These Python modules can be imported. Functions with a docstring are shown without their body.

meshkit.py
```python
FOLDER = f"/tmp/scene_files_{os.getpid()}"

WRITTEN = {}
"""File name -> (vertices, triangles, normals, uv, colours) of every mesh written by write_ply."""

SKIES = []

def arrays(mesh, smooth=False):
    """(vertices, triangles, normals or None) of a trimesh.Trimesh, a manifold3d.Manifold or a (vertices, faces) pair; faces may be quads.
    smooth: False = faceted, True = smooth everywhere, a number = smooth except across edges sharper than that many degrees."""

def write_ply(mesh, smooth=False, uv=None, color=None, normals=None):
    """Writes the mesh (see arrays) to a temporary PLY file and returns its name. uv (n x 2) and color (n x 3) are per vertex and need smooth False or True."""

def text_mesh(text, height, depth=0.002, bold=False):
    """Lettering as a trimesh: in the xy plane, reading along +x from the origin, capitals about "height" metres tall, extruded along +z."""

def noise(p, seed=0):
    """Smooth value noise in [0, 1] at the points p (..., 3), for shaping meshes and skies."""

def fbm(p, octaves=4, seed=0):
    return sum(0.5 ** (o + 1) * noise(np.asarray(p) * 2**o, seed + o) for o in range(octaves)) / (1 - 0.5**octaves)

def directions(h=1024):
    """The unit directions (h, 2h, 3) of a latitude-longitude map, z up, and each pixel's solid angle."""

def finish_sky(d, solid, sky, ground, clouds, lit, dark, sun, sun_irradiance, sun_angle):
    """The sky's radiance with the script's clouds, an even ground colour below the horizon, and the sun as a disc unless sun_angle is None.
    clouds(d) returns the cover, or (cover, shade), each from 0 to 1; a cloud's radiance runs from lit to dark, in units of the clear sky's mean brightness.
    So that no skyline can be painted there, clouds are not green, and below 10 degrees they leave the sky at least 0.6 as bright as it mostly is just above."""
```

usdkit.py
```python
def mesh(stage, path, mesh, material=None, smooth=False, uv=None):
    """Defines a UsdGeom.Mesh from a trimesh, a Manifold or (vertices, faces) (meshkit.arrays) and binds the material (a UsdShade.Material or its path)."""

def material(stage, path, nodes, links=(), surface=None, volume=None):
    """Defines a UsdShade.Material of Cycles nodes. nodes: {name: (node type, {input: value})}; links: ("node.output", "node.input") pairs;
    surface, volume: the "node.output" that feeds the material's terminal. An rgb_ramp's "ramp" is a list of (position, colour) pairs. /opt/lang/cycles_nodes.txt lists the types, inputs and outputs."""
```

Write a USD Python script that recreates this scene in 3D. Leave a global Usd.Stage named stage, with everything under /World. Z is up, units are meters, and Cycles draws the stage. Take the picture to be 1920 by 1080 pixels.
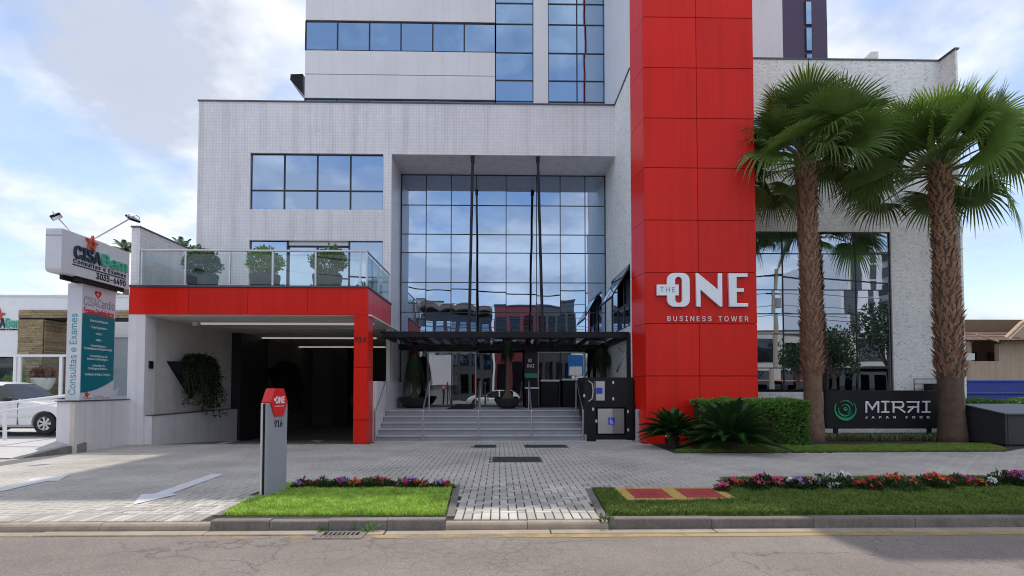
import math, random
import numpy as np, trimesh, usdkit, meshkit
from shapely.geometry import Polygon, Point, box as sbox
from shapely.ops import unary_union
from shapely import contains_xy
from pxr import Usd, UsdGeom, UsdLux, UsdShade, Gf, Sdf, Vt

random.seed(7)
rng = np.random.default_rng(7)
stage = Usd.Stage.CreateInMemory()
UsdGeom.SetStageUpAxis(stage, 'Z'); UsdGeom.SetStageMetersPerUnit(stage, 1.0)
UsdGeom.Xform.Define(stage, '/World'); UsdGeom.Scope.Define(stage, '/World/Looks')

# ------------------------------------------------------------------ camera
EYE = np.array([0.0, 0.0, 1.5])
YAW, PITCH, FOC, HORIZON = math.radians(1.25), math.radians(2.0), 1050.0, 725.0
PPY = HORIZON - FOC * math.tan(PITCH)
FW = np.array([math.sin(YAW) * math.cos(PITCH), math.cos(YAW) * math.cos(PITCH), math.sin(PITCH)])
RT = np.array([math.cos(YAW), -math.sin(YAW), 0.0])
UP = np.cross(RT, FW)
cam = UsdGeom.Camera.Define(stage, '/World/camera')
cam.AddTransformOp().Set(Gf.Matrix4d(*RT, 0, *UP, 0, *(-FW), 0, *EYE, 1))
cam.CreateHorizontalApertureAttr(36.0); cam.CreateVerticalApertureAttr(20.25)
cam.CreateFocalLengthAttr(FOC * 36 / 1920)
cam.CreateVerticalApertureOffsetAttr((PPY - 540) * 36 / 1920)
cam.CreateExposureAttr(0.0)
EXPOSURE = 0.66
cam.GetExposureAttr().Set(EXPOSURE)

# ------------------------------------------------------------------ sky and sun
SUN = np.array([0.03, 1.0, 0.0]); SUN_EL = math.radians(66)
SUN = SUN / np.linalg.norm(SUN) * math.cos(SUN_EL); SUN[2] = math.sin(SUN_EL)
dome = UsdLux.DomeLight.Define(stage, '/World/sky')
SKYMAT = usdkit.material(stage, '/World/Looks/sky', {
    'sky': ('sky_texture', {'sky_type': 'single_scattering', 'sun_disc': False, 'sun_elevation': SUN_EL, 'sun_rotation': math.atan2(SUN[0], SUN[1]),
                            'air_density': 1.0, 'aerosol_density': 0.9, 'ozone_density': 1.5}),
    'tc': ('texture_coordinate', {}),
    'sep': ('separate_xyz', {}),
    'zc': ('math', {'math_type': 'maximum', 'value2': 0.0}),
    'zp': ('math', {'math_type': 'add', 'value2': 0.30}),
    'ux': ('math', {'math_type': 'divide'}), 'uy': ('math', {'math_type': 'divide'}),
    'uv': ('combine_xyz', {'z': 0.0}),
    'off': ('mapping', {'location': (15.2, 3.3, 0.9), 'scale': (1.0, 1.0, 1.0)}),
    'n1': ('noise_texture', {'scale': 1.25, 'detail': 9.0, 'roughness': 0.56, 'distortion': 0.0}),
    'r1': ('rgb_ramp', {'ramp': [(0.0, (0.12, 0.12, 0.12)), (0.44, (0.18, 0.18, 0.18)), (0.49, (0.55, 0.55, 0.55)), (0.53, (0.90, 0.90, 0.90)), (1.0, (1, 1, 1))]}),
    'n2': ('noise_texture', {'scale': 2.6, 'detail': 7.0, 'roughness': 0.55, 'distortion': 0.0}),
    'off2': ('mapping', {'location': (8.3, 5.2, 1.4), 'scale': (1.0, 1.0, 1.0)}),
    'r2': ('rgb_ramp', {'ramp': [(0.0, (2.45, 2.7, 3.15)), (0.40, (2.75, 2.95, 3.4)), (0.54, (4.5, 4.6, 4.8)), (1.0, (5.3, 5.35, 5.5))]}),
    'tint': ('mix', {'mix_type': 'multiply', 'fac': 1.0, 'color2': (0.84, 0.83, 0.83)}),
    'mix': ('mix', {'mix_type': 'mix'}),
    'hr': ('map_range', {'from_min': 0.0, 'from_max': 0.16, 'to_min': 0.85, 'to_max': 0.0, 'clamp': True}),
    'hz': ('mix', {'mix_type': 'mix', 'color2': (3.4, 3.6, 3.9)}),
    'bg': ('background_shader', {'strength': 0.15}),
}, [('tc.generated', 'sep.vector'), ('sep.z', 'zc.value1'), ('zc.value', 'zp.value1'), ('sep.x', 'ux.value1'), ('zp.value', 'ux.value2'),
    ('sep.y', 'uy.value1'), ('zp.value', 'uy.value2'), ('ux.value', 'uv.x'), ('uy.value', 'uv.y'), ('uv.vector', 'off.vector'),
    ('off.vector', 'n1.vector'), ('n1.fac', 'r1.fac'), ('uv.vector', 'off2.vector'), ('off2.vector', 'n2.vector'), ('n2.fac', 'r2.fac'),
    ('sky.color', 'tint.color1'), ('r1.color', 'mix.fac'), ('tint.color', 'mix.color1'), ('r2.color', 'mix.color2'), ('sep.z', 'hr.value'), ('hr.result', 'hz.fac'), ('mix.color', 'hz.color1'), ('hz.color', 'bg.color')], surface='bg.background')
UsdShade.MaterialBindingAPI.Apply(dome.GetPrim()).Bind(SKYMAT)
dome.GetPrim().SetCustomDataByKey('kind', 'structure')
dome.GetPrim().SetCustomDataByKey('label', 'blue sky with broken white and grey clouds')
dome.GetPrim().SetCustomDataByKey('category', 'sky')
sun = UsdLux.DistantLight.Define(stage, '/World/sun')
sun.CreateIntensityAttr(0.50); sun.CreateAngleAttr(0.53); sun.CreateNormalizeAttr(True); sun.CreateColorAttr(Gf.Vec3f(1.0, 0.92, 0.83))
zax = SUN / np.linalg.norm(SUN); xax = np.cross([0, 0, 1.0], zax); xax /= np.linalg.norm(xax); yax = np.cross(zax, xax)
sun.AddTransformOp().Set(Gf.Matrix4d(*xax, 0, *yax, 0, *zax, 0, 0, 0, 40, 1))

# ------------------------------------------------------------------ helpers
def ray(px, py):
    return FW * FOC + RT * (px - 960) + UP * (PPY - py)
def onY(px, py, Y):
    d = ray(px, py); p = EYE + d * (Y / d[1]); return p[0], p[2]
def onZ(px, py, Z=0.0):
    d = ray(px, py); p = EYE + d * ((Z - EYE[2]) / d[2]); return p[0], p[1]
def xAt(px, Y, py=725):
    return onY(px, py, Y)[0]
def zAt(py, Y, px=936):
    return onY(px, py, Y)[1]

class MB:
    def __init__(s): s.v = []; s.f = []; s.n = 0
    def add(s, m, T=None):
        if isinstance(m, tuple): v, f = np.asarray(m[0], float), np.asarray(m[1], int)
        else: v, f = np.asarray(m.vertices, float), np.asarray(m.faces, int)
        if f.shape[1] == 4: f = np.vstack([f[:, [0, 1, 2]], f[:, [0, 2, 3]]])
        if T is not None: v = v @ T[:3, :3].T + T[:3, 3]
        s.v.append(v); s.f.append(f + s.n); s.n += len(v); return s
    def box(s, x0, x1, y0, y1, z0, z1, c=0.0):
        return s.add(boxm(x0, x1, y0, y1, z0, z1, c))
    def tube(s, pts, r, n=8, caps=True):
        return s.add(tubem(pts, r, n, caps))
    def mesh(s):
        return np.vstack(s.v), np.vstack(s.f)
    def empty(s): return s.n == 0

def boxm(x0, x1, y0, y1, z0, z1, c=0.0):
    x0, x1 = min(x0, x1), max(x0, x1); y0, y1 = min(y0, y1), max(y0, y1); z0, z1 = min(z0, z1), max(z0, z1)
    if c <= 0:
        v = np.array([[x, y, z] for z in (z0, z1) for y in (y0, y1) for x in (x0, x1)], float)
        f = np.array([[0, 2, 3, 1], [4, 5, 7, 6], [0, 1, 5, 4], [2, 6, 7, 3], [0, 4, 6, 2], [1, 3, 7, 5]])
        return v, np.vstack([f[:, [0, 1, 2]], f[:, [0, 2, 3]]])
    c = min(c, (x1 - x0) * .45, (y1 - y0) * .45, (z1 - z0) * .45)
    pts = []
    for sx in (0, 1):
        for sy in (0, 1):
            for sz in (0, 1):
                X, Y, Z = (x0, x1)[sx], (y0, y1)[sy], (z0, z1)[sz]
                ix, iy, iz = X + c * (1 - 2 * sx), Y + c * (1 - 2 * sy), Z + c * (1 - 2 * sz)
                pts += [(X, iy, iz), (ix, Y, iz), (ix, iy, Z)]
    h = trimesh.convex.convex_hull(np.array(pts))
    return np.array(h.vertices), np.array(h.faces)

def tubem(pts, r, n=8, caps=True):
    pts = np.asarray(pts, float); m = len(pts)
    r = np.broadcast_to(np.asarray(r, float), (m,))
    t = np.gradient(pts, axis=0); t /= np.linalg.norm(t, axis=1, keepdims=True) + 1e-12
    ref = np.array([0, 0, 1.0]) if abs(t[0][2]) < 0.9 else np.array([1.0, 0, 0])
    u = np.cross(t[0], ref); u /= np.linalg.norm(u)
    ang = np.arange(n) / n * 2 * math.pi
    V = []
    for i in range(m):
        u = u - t[i] * (u @ t[i]); u /= np.linalg.norm(u); w = np.cross(t[i], u)
        V.append(pts[i] + r[i] * (np.cos(ang)[:, None] * u + np.sin(ang)[:, None] * w))
    V = np.vstack(V); F = []
    for i in range(m - 1):
        for k in range(n):
            a, b = i * n + k, i * n + (k + 1) % n
            F += [(a, b, b + n), (a, b + n, a + n)]
    if caps:
        c0, c1 = len(V), len(V) + 1; V = np.vstack([V, pts[0], pts[-1]])
        for k in range(n):
            F.append((c0, (k + 1) % n, k)); F.append((c1, (m - 1) * n + k, (m - 1) * n + (k + 1) % n))
    return V, np.array(F)

def lathe(prof, n=24):
    """prof: list of (radius, z)"""
    prof = np.asarray(prof, float); ang = np.arange(n) / n * 2 * math.pi
    V = np.vstack([np.c_[r * np.cos(ang), r * np.sin(ang), np.full(n, z)] for r, z in prof]); F = []
    for i in range(len(prof) - 1):
        for k in range(n):
            a, b = i * n + k, i * n + (k + 1) % n
            F += [(a, b, b + n), (a, b + n, a + n)]
    return V, np.array(F)

def cyl(p0, p1, r, n=16):
    return tubem([p0, p1], r, n, True)

def polyXZ(poly, y0, y1):
    """a polygon (or list of points) of the XZ plane given depth from y0 to y1"""
    if not hasattr(poly, 'geom_type'): poly = Polygon(poly)
    out = MB()
    for g in getattr(poly, 'geoms', [poly]):
        m = trimesh.creation.extrude_polygon(g, abs(y1 - y0), engine='earcut')
        v = np.c_[m.vertices[:, 0], min(y0, y1) + m.vertices[:, 2], m.vertices[:, 1]]
        out.add((v, np.array(m.faces)[:, ::-1]))
    return out.mesh()
def polyYZ(poly, x0, x1):
    if not hasattr(poly, 'geom_type'): poly = Polygon(poly)
    out = MB()
    for g in getattr(poly, 'geoms', [poly]):
        m = trimesh.creation.extrude_polygon(g, abs(x1 - x0), engine='earcut')
        out.add((np.c_[min(x0, x1) + m.vertices[:, 2], m.vertices[:, 0], m.vertices[:, 1]], np.array(m.faces)))
    return out.mesh()
def polyXY(poly, z0, z1):
    if not hasattr(poly, 'geom_type'): poly = Polygon(poly)
    out = MB()
    for g in getattr(poly, 'geoms', [poly]):
        m = trimesh.creation.extrude_polygon(g, abs(z1 - z0), engine='earcut')
        out.add((m.vertices + [0, 0, min(z0, z1)], m.faces))
    return out.mesh()
def sheet(poly, z):
    if not hasattr(poly, 'geom_type'): poly = Polygon(poly)
    out = MB()
    for g in getattr(poly, 'geoms', [poly]):
        v, f = trimesh.creation.triangulate_polygon(g, engine='earcut')
        out.add((np.c_[v, np.full(len(v), z)], f))
    return out.mesh()

def text(s, x, z, h, Y, width=None, bold=False, depth=0.01, facing='front', spacing=0.0):
    """lettering standing on a wall: facing the street (front), facing the entrance from the left (side: x is then y), rising (up)"""
    if spacing > 0:
        parts, at = MB(), 0.0
        for ch in s:
            if ch != ' ':
                m = meshkit.text_mesh(ch, h, depth, bold); w = m.bounds[1][0] - m.bounds[0][0]
                m.apply_translation([at - m.bounds[0][0], 0, 0]); parts.add(m); at += w + spacing
            else: at += h * 0.35 + spacing
        v, f = parts.mesh()
    else:
        m = meshkit.text_mesh(s, h, depth, bold); v, f = np.array(m.vertices), np.array(m.faces)
    v = v.copy(); v[:, 0] -= v[:, 0].min()
    if width: v[:, 0] *= width / v[:, 0].max()
    if facing == 'front': out = np.c_[x + v[:, 0], Y - v[:, 2], z + v[:, 1]]
    elif facing == 'side': out = np.c_[Y + v[:, 2], x + v[:, 0], z + v[:, 1]]
    elif facing == 'up': out = np.c_[x - v[:, 1], Y - v[:, 2], z + v[:, 0]]
    return out, f

# ---- names, labels, prims
used = {}
def numbered(path):
    k = used.get(path, 0); used[path] = k + 1
    return path if k == 0 else f'{path}_{k:03d}'
def tag(prim, label=None, cat=None, group=None, kind=None):
    p = prim.GetPrim() if hasattr(prim, 'GetPrim') else prim
    for k, v in (('label', label), ('category', cat), ('group', group), ('kind', kind)):
        if v: p.SetCustomDataByKey(k, v)
    return p
def thing(name, label, cat, loc=(0, 0, 0), rz=0.0, group=None, kind=None):
    x = UsdGeom.Xform.Define(stage, numbered('/World/' + name))
    if any(loc): x.AddTranslateOp().Set(Gf.Vec3d(*map(float, loc)))
    if rz: x.AddRotateZOp().Set(float(rz))
    return tag(x, label, cat, group, kind)
def part(name, mesh, m, parent=None, smooth=False, label=None, cat=None, group=None, kind=None):
    base = str(parent.GetPath()) if parent is not None else '/World'
    if isinstance(mesh, MB): mesh = mesh.mesh()
    g = usdkit.mesh(stage, numbered(f'{base}/{name}'), mesh, m, smooth)
    return tag(g, label, cat, group, kind)
def copy_of(root, name, loc, rz=0.0, label=None, group=None, scale=1.0):
    was = root.GetCustomData()
    x = UsdGeom.Xform.Define(stage, numbered('/World/' + name))
    x.GetPrim().GetReferences().AddInternalReference(root.GetPath())
    x.ClearXformOpOrder()
    x.AddTranslateOp(opSuffix='c').Set(Gf.Vec3d(*map(float, loc)))
    x.AddRotateZOp(opSuffix='c').Set(float(rz))
    if scale != 1.0: x.AddScaleOp(opSuffix='c').Set(Gf.Vec3f(scale, scale, scale))
    x.GetPrim().SetInstanceable(True)
    return tag(x, label or was.get('label'), was.get('category'), group or was.get('group'))

# ------------------------------------------------------------------ materials
def pbr(name, col, rough=0.5, metal=0.0, var=0.12, scale=3.0, bump=0.0, bscale=60.0, spec=0.5, coat=0.0, isl=0.0, fine=0.0, streak=0.0, trans=0.0):
    """a principled surface with broad tone variation, optional fine grain, run-off streaks and per piece variation"""
    col = np.array(col, float)
    N = {'g': ('geometry', {}), 'n': ('noise_texture', {'scale': scale, 'detail': 6.0, 'roughness': 0.6}),
         'r': ('rgb_ramp', {'ramp': [(0.25, tuple(col * (1 - var))), (0.75, tuple(np.minimum(col * (1 + var), 1)))]}),
         'p': ('principled_bsdf', {'roughness': rough, 'metallic': metal, 'specular_ior_level': spec, 'coat_weight': coat, 'coat_roughness': 0.08})}
    L = [('g.position', 'n.vector'), ('n.fac', 'r.fac')]
    out = 'r.color'
    if isl:
        N['oi'] = ('object_info', {}); N['ad'] = ('math', {'math_type': 'add'}); N['fr'] = ('math', {'math_type': 'fraction'})
        N['ir'] = ('rgb_ramp', {'ramp': [(0.0, (1 - isl,) * 3), (0.5, (1.0, 0.99, 0.98)), (1.0, (1 + isl, 1 + isl * .95, 1 + isl * .88))]})
        N['im'] = ('mix', {'mix_type': 'multiply', 'fac': 1.0})
        L += [('oi.random', 'ad.value1'), ('g.random_per_island', 'ad.value2'), ('ad.value', 'fr.value1'), ('fr.value', 'ir.fac'), (out, 'im.color1'), ('ir.color', 'im.color2')]
        out = 'im.color'
    if fine:
        N['fn'] = ('noise_texture', {'scale': bscale, 'detail': 3.0, 'roughness': 0.7})
        N['frp'] = ('rgb_ramp', {'ramp': [(0.3, (1 - fine,) * 3), (0.7, (1 + fine,) * 3)]}); N['fm'] = ('mix', {'mix_type': 'multiply', 'fac': 1.0})
        L += [('g.position', 'fn.vector'), ('fn.fac', 'frp.fac'), (out, 'fm.color1'), ('frp.color', 'fm.color2')]; out = 'fm.color'
    if streak:
        N['sm'] = ('mapping', {'scale': (7.0, 7.0, 0.22)}); N['sn'] = ('noise_texture', {'scale': 1.0, 'detail': 4.0, 'roughness': 0.6})
        N['sr'] = ('rgb_ramp', {'ramp': [(0.45, (1, 1, 1)), (0.75, (1 - streak, 1 - streak, 1 - streak * 1.05))]}); N['sx'] = ('mix', {'mix_type': 'multiply', 'fac': 1.0})
        L += [('g.position', 'sm.vector'), ('sm.vector', 'sn.vector'), ('sn.fac', 'sr.fac'), (out, 'sx.color1'), ('sr.color', 'sx.color2')]; out = 'sx.color'
    L.append((out, 'p.base_color'))
    if bump:
        N['bn'] = ('noise_texture', {'scale': bscale, 'detail': 4.0, 'roughness': 0.6}); N['b'] = ('bump', {'strength': bump, 'distance': 0.01})
        L += [('g.position', 'bn.vector'), ('bn.fac', 'b.height'), ('b.normal', 'p.normal')]
    surf = 'p.BSDF'
    if trans:
        N['tr'] = ('translucent_bsdf', {}); N['mx'] = ('mix_closure', {'fac': trans})
        L += [(out, 'tr.color'), ('p.BSDF', 'mx.closure1'), ('tr.BSDF', 'mx.closure2')]; surf = 'mx.closure'
    return usdkit.material(stage, f'/World/Looks/{name}', N, L, surface=surf)

def tiled(name, col, mortar, w, h, offset=0.0, msize=0.004, var=0.06, rough=0.35, isl=0.1, streak=0.12, bumpd=0.004, freq=2, specks=None):
    """small ceramic or stone pieces laid in a grid on a wall"""
    col = np.array(col, float)
    N = {'g': ('geometry', {}), 's': ('separate_xyz', {}), 'a': ('math', {'math_type': 'add'}), 'c': ('combine_xyz', {'z': 0.0}),
         'b': ('brick_texture', {'offset': offset, 'offset_frequency': freq, 'color1': tuple(col * (1 - isl)), 'color2': tuple(np.minimum(col * (1 + isl), 1)), 'mortar': mortar, 'scale': 1.0,
                                 'mortar_size': msize, 'mortar_smooth': 0.2, 'brick_width': w, 'row_height': h}),
         'n': ('noise_texture', {'scale': 0.7, 'detail': 6.0, 'roughness': 0.6}), 'r': ('rgb_ramp', {'ramp': [(0.25, (1 - var,) * 3), (0.75, (1 + var,) * 3)]}),
         'm': ('mix', {'mix_type': 'multiply', 'fac': 1.0}),
         'sm': ('mapping', {'scale': (5.0, 5.0, 0.18)}), 'sn': ('noise_texture', {'scale': 1.0, 'detail': 5.0, 'roughness': 0.65}),
         'sr': ('rgb_ramp', {'ramp': [(0.48, (1, 1, 1)), (0.78, (1 - streak,) * 3)]}), 'sx': ('mix', {'mix_type': 'multiply', 'fac': 1.0}),
         'inv': ('invert', {}), 'bp': ('bump', {'strength': 0.6, 'distance': bumpd}), 'p': ('principled_bsdf', {'roughness': rough})}
    L = [('g.position', 's.vector'), ('s.x', 'a.value1'), ('s.y', 'a.value2'), ('a.value', 'c.x'), ('s.z', 'c.y'), ('c.vector', 'b.vector'),
         ('g.position', 'n.vector'), ('n.fac', 'r.fac'), ('b.color', 'm.color1'), ('r.color', 'm.color2'), ('g.position', 'sm.vector'), ('sm.vector', 'sn.vector'),
         ('sn.fac', 'sr.fac'), ('m.color', 'sx.color1'), ('sr.color', 'sx.color2'),
         ('b.fac', 'bp.height'), ('bp.normal', 'p.normal')]
    N['bp'][1]['invert'] = True
    del N['inv']
    out = 'sx.color'
    if specks:
        N['vm'] = ('mapping', {'scale': (1.0, 1.0, 2.6)})
        N['v'] = ('voronoi_texture', {'scale': 17.0, 'feature': 'f1'}); N['vs'] = ('separate_color', {}); N['vr'] = ('rgb_ramp', {'ramp': [(0.0, (1, 1, 1)), (0.93, (1, 1, 1)), (0.96, specks), (1.0, specks)]})
        N['vx'] = ('mix', {'mix_type': 'multiply', 'fac': 1.0})
        L += [('g.position', 'vm.vector'), ('vm.vector', 'v.vector'), ('v.color', 'vs.color'), ('vs.r', 'vr.fac'), (out, 'vx.color1'), ('vr.color', 'vx.color2')]; out = 'vx.color'
    L.append((out, 'p.base_color'))
    return usdkit.material(stage, f'/World/Looks/{name}', N, L, surface='p.BSDF')

def coated_glass(name, tint, body, fac, wave=0.006, clear=0.0, scale=0.9):
    """a window pane: a coating that mirrors its surroundings over a dark body, or over the room behind when clear"""
    N = {'g': ('geometry', {}), 'n': ('noise_texture', {'scale': scale, 'detail': 1.0}), 'b': ('bump', {'strength': 1.0, 'distance': wave}),
         'gl': ('glossy_bsdf', {'color': tint, 'roughness': 0.0}), 'f': ('fresnel', {'IOR': 1.5}), 'ma': ('math', {'math_type': 'multiply_add', 'value2': 0.6, 'value3': fac, 'use_clamp': True}),
         'm': ('mix_closure', {})}
    L = [('g.position', 'n.vector'), ('n.fac', 'b.height'), ('b.normal', 'gl.normal'), ('f.fac', 'ma.value1'), ('ma.value', 'm.fac'), ('gl.BSDF', 'm.closure2')]
    if clear: N['d'] = ('transparent_bsdf', {'color': body})
    else: N['d'] = ('diffuse_bsdf', {'color': body})
    L.append(('d.BSDF', 'm.closure1'))
    return usdkit.material(stage, f'/World/Looks/{name}', N, L, surface='m.closure')

M = {}
M['tile'] = tiled('white_tile', (0.77, 0.745, 0.765), (0.60, 0.58, 0.60), 0.10, 0.10, msize=0.004, isl=0.03, streak=0.26, var=0.08)
M['tower_panel'] = pbr('tower_panel', (0.79, 0.77, 0.785), 0.4, var=0.05, scale=0.8, streak=0.06, fine=0.03, bscale=30)
M['stone'] = tiled('stone_mosaic', (0.84, 0.85, 0.83), (0.66, 0.67, 0.65), 0.11, 0.045, offset=0.5, msize=0.003, isl=0.08, var=0.08, rough=0.6, bumpd=0.002, streak=0.08, specks=(0.60, 0.59, 0.56))
M['red'] = pbr('red_panel', (0.66, 0.016, 0.008), 0.30, var=0.06, scale=0.9, isl=0.06, spec=0.22, streak=0.14, bump=0.7, bscale=1.6)
M['red_joint'] = pbr('red_joint', (0.10, 0.012, 0.010), 0.7)
M['white'] = pbr('white_paint', (0.70, 0.69, 0.71), 0.55, var=0.06, streak=0.12)
M['white_clean'] = pbr('white_clean', (0.78, 0.78, 0.80), 0.4, var=0.03)
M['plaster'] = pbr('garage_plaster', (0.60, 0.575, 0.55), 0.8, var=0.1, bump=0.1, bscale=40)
M['ceiling'] = pbr('garage_ceiling', (0.78, 0.75, 0.71), 0.8, var=0.05)
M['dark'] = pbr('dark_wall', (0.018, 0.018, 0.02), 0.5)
M['cap'] = pbr('parapet_metal', (0.10, 0.10, 0.115), 0.4, metal=0.4)
M['frame'] = pbr('dark_frame', (0.03, 0.033, 0.04), 0.4, metal=0.3)
M['black_metal'] = pbr('black_metal', (0.006, 0.0065, 0.009), 0.42, var=0.2, spec=0.3)
M['steel'] = pbr('brushed_steel', (0.55, 0.56, 0.58), 0.28, metal=1.0, var=0.06)
M['steel_panel'] = pbr('steel_panel', (0.48, 0.47, 0.46), 0.35, metal=0.8, var=0.1)
M['alu'] = pbr('aluminium', (0.62, 0.62, 0.64), 0.38, metal=0.7, var=0.05)
M['letter'] = pbr('letter_steel', (0.72, 0.74, 0.78), 0.35, metal=0.35, var=0.03)
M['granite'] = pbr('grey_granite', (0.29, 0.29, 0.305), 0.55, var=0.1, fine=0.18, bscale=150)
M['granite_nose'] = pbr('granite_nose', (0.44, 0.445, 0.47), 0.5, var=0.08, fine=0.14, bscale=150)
M['concrete'] = pbr('garage_concrete', (0.20, 0.185, 0.165), 0.8, var=0.2, scale=1.2, bump=0.2)
M['glass_mirror'] = coated_glass('mirror_glass', (0.50, 0.64, 0.84), (0.010, 0.014, 0.022), 0.80, wave=0.003)
M['glass_tower'] = coated_glass('tower_glass', (0.44, 0.60, 0.78), (0.012, 0.02, 0.04), 0.85, wave=0.004)
M['glass_wing'] = coated_glass('wing_glass', (0.58, 0.66, 0.76), (0.008, 0.010, 0.014), 0.78, wave=0.0016)
M['glass_door'] = coated_glass('door_glass', (0.62, 0.66, 0.70), (0.60, 0.62, 0.64), 0.36, clear=1, wave=0.0025)
M['glass_rail'] = coated_glass('rail_glass', (0.60, 0.66, 0.66), (0.93, 0.965, 0.95), 0.03, clear=1, wave=0.002)
M['glass_canopy'] = coated_glass('canopy_glass', (0.5, 0.55, 0.6), (0.80, 0.82, 0.83), 0.06, clear=1, wave=0.002)
M['glass_dark'] = coated_glass('dark_glass', (0.55, 0.58, 0.62), (0.010, 0.011, 0.012), 0.10, wave=0.003)
M['purple'] = pbr('purple_cladding', (0.075, 0.045, 0.105), 0.5, var=0.08)
M['ink'] = pbr('black_ink', (0.012, 0.014, 0.02), 0.5)
M['teal'] = pbr('teal_vinyl', (0.004, 0.16, 0.20), 0.4, var=0.03)
M['teal_text'] = pbr('teal_text', (0.02, 0.30, 0.34), 0.4)
M['mint'] = pbr('mint_letters', (0.08, 0.42, 0.30), 0.4)
M['navy'] = pbr('navy_letters', (0.012, 0.035, 0.055), 0.4)
M['sign_white'] = pbr('sign_white', (0.66, 0.66, 0.72), 0.35, var=0.03)
M['orange_red'] = pbr('star_red', (0.55, 0.075, 0.04), 0.4)
M['sign_red'] = pbr('sign_red', (0.62, 0.02, 0.018), 0.35, var=0.03)
M['slate'] = pbr('slate_paint', (0.27, 0.285, 0.33), 0.45, var=0.05)
M['blue'] = pbr('blue_sign', (0.015, 0.05, 0.55), 0.4)
M['green'] = pbr('green_logo', (0.01, 0.32, 0.13), 0.4)
M['soil'] = pbr('soil', (0.06, 0.042, 0.03), 0.9, var=0.4, scale=14, bump=0.8, bscale=50)
M['pot'] = pbr('dark_pot', (0.018, 0.018, 0.020), 0.45, var=0.2)
M['pot_grey'] = pbr('slate_pot', (0.05, 0.055, 0.065), 0.5, var=0.2)
M['rubber'] = pbr('rubber', (0.012, 0.012, 0.012), 0.8)
M['paint_white'] = pbr('road_paint', (0.66, 0.67, 0.69), 0.7, var=0.12, scale=9, fine=0.12, bscale=70)
M['paint_yellow'] = pbr('yellow_line', (0.55, 0.34, 0.07), 0.8, var=0.25, scale=5, fine=0.25, bscale=40)
M['paver'] = pbr('concrete_paver', (0.455, 0.435, 0.40), 0.85, var=0.28, scale=0.7, isl=0.24, fine=0.12, bscale=90, bump=0.15)
M['joint'] = pbr('sandy_joint', (0.05, 0.045, 0.038), 0.95, var=0.3, scale=6)
M['kerb'] = pbr('kerb_concrete', (0.185, 0.165, 0.15), 0.85, var=0.3, scale=3.5, isl=0.1, fine=0.2, bscale=45, bump=0.4, streak=0.35)
M['gutter'] = pbr('gutter_concrete', (0.34, 0.285, 0.225), 0.9, var=0.2, scale=4, fine=0.15, bscale=50, bump=0.3)
M['grass'] = pbr('grass_blade', (0.26, 0.39, 0.065), 0.6, var=0.5, scale=9.0, isl=0.6, trans=0.3)
M['turf'] = pbr('turf_soil', (0.06, 0.10, 0.02), 0.95, var=0.4, scale=10)
M['bark'] = pbr('palm_bark', (0.14, 0.088, 0.06), 0.9, var=0.4, scale=6, isl=0.35, bump=0.6, bscale=40)
M['boot'] = pbr('palm_boot', (0.30, 0.172, 0.11), 0.85, var=0.4, scale=9, isl=0.65)
M['trunk'] = pbr('tree_trunk', (0.12, 0.085, 0.06), 0.9, var=0.3, scale=8, bump=0.6)
M['frond'] = pbr('fan_leaf', (0.115, 0.20, 0.04), 0.36, var=0.35, scale=2.0, isl=0.4, trans=0.38, spec=0.7)
M['frond_light'] = pbr('fan_leaf_young', (0.24, 0.35, 0.06), 0.38, var=0.25, scale=2.0, isl=0.35, trans=0.42, spec=0.6)
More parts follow.
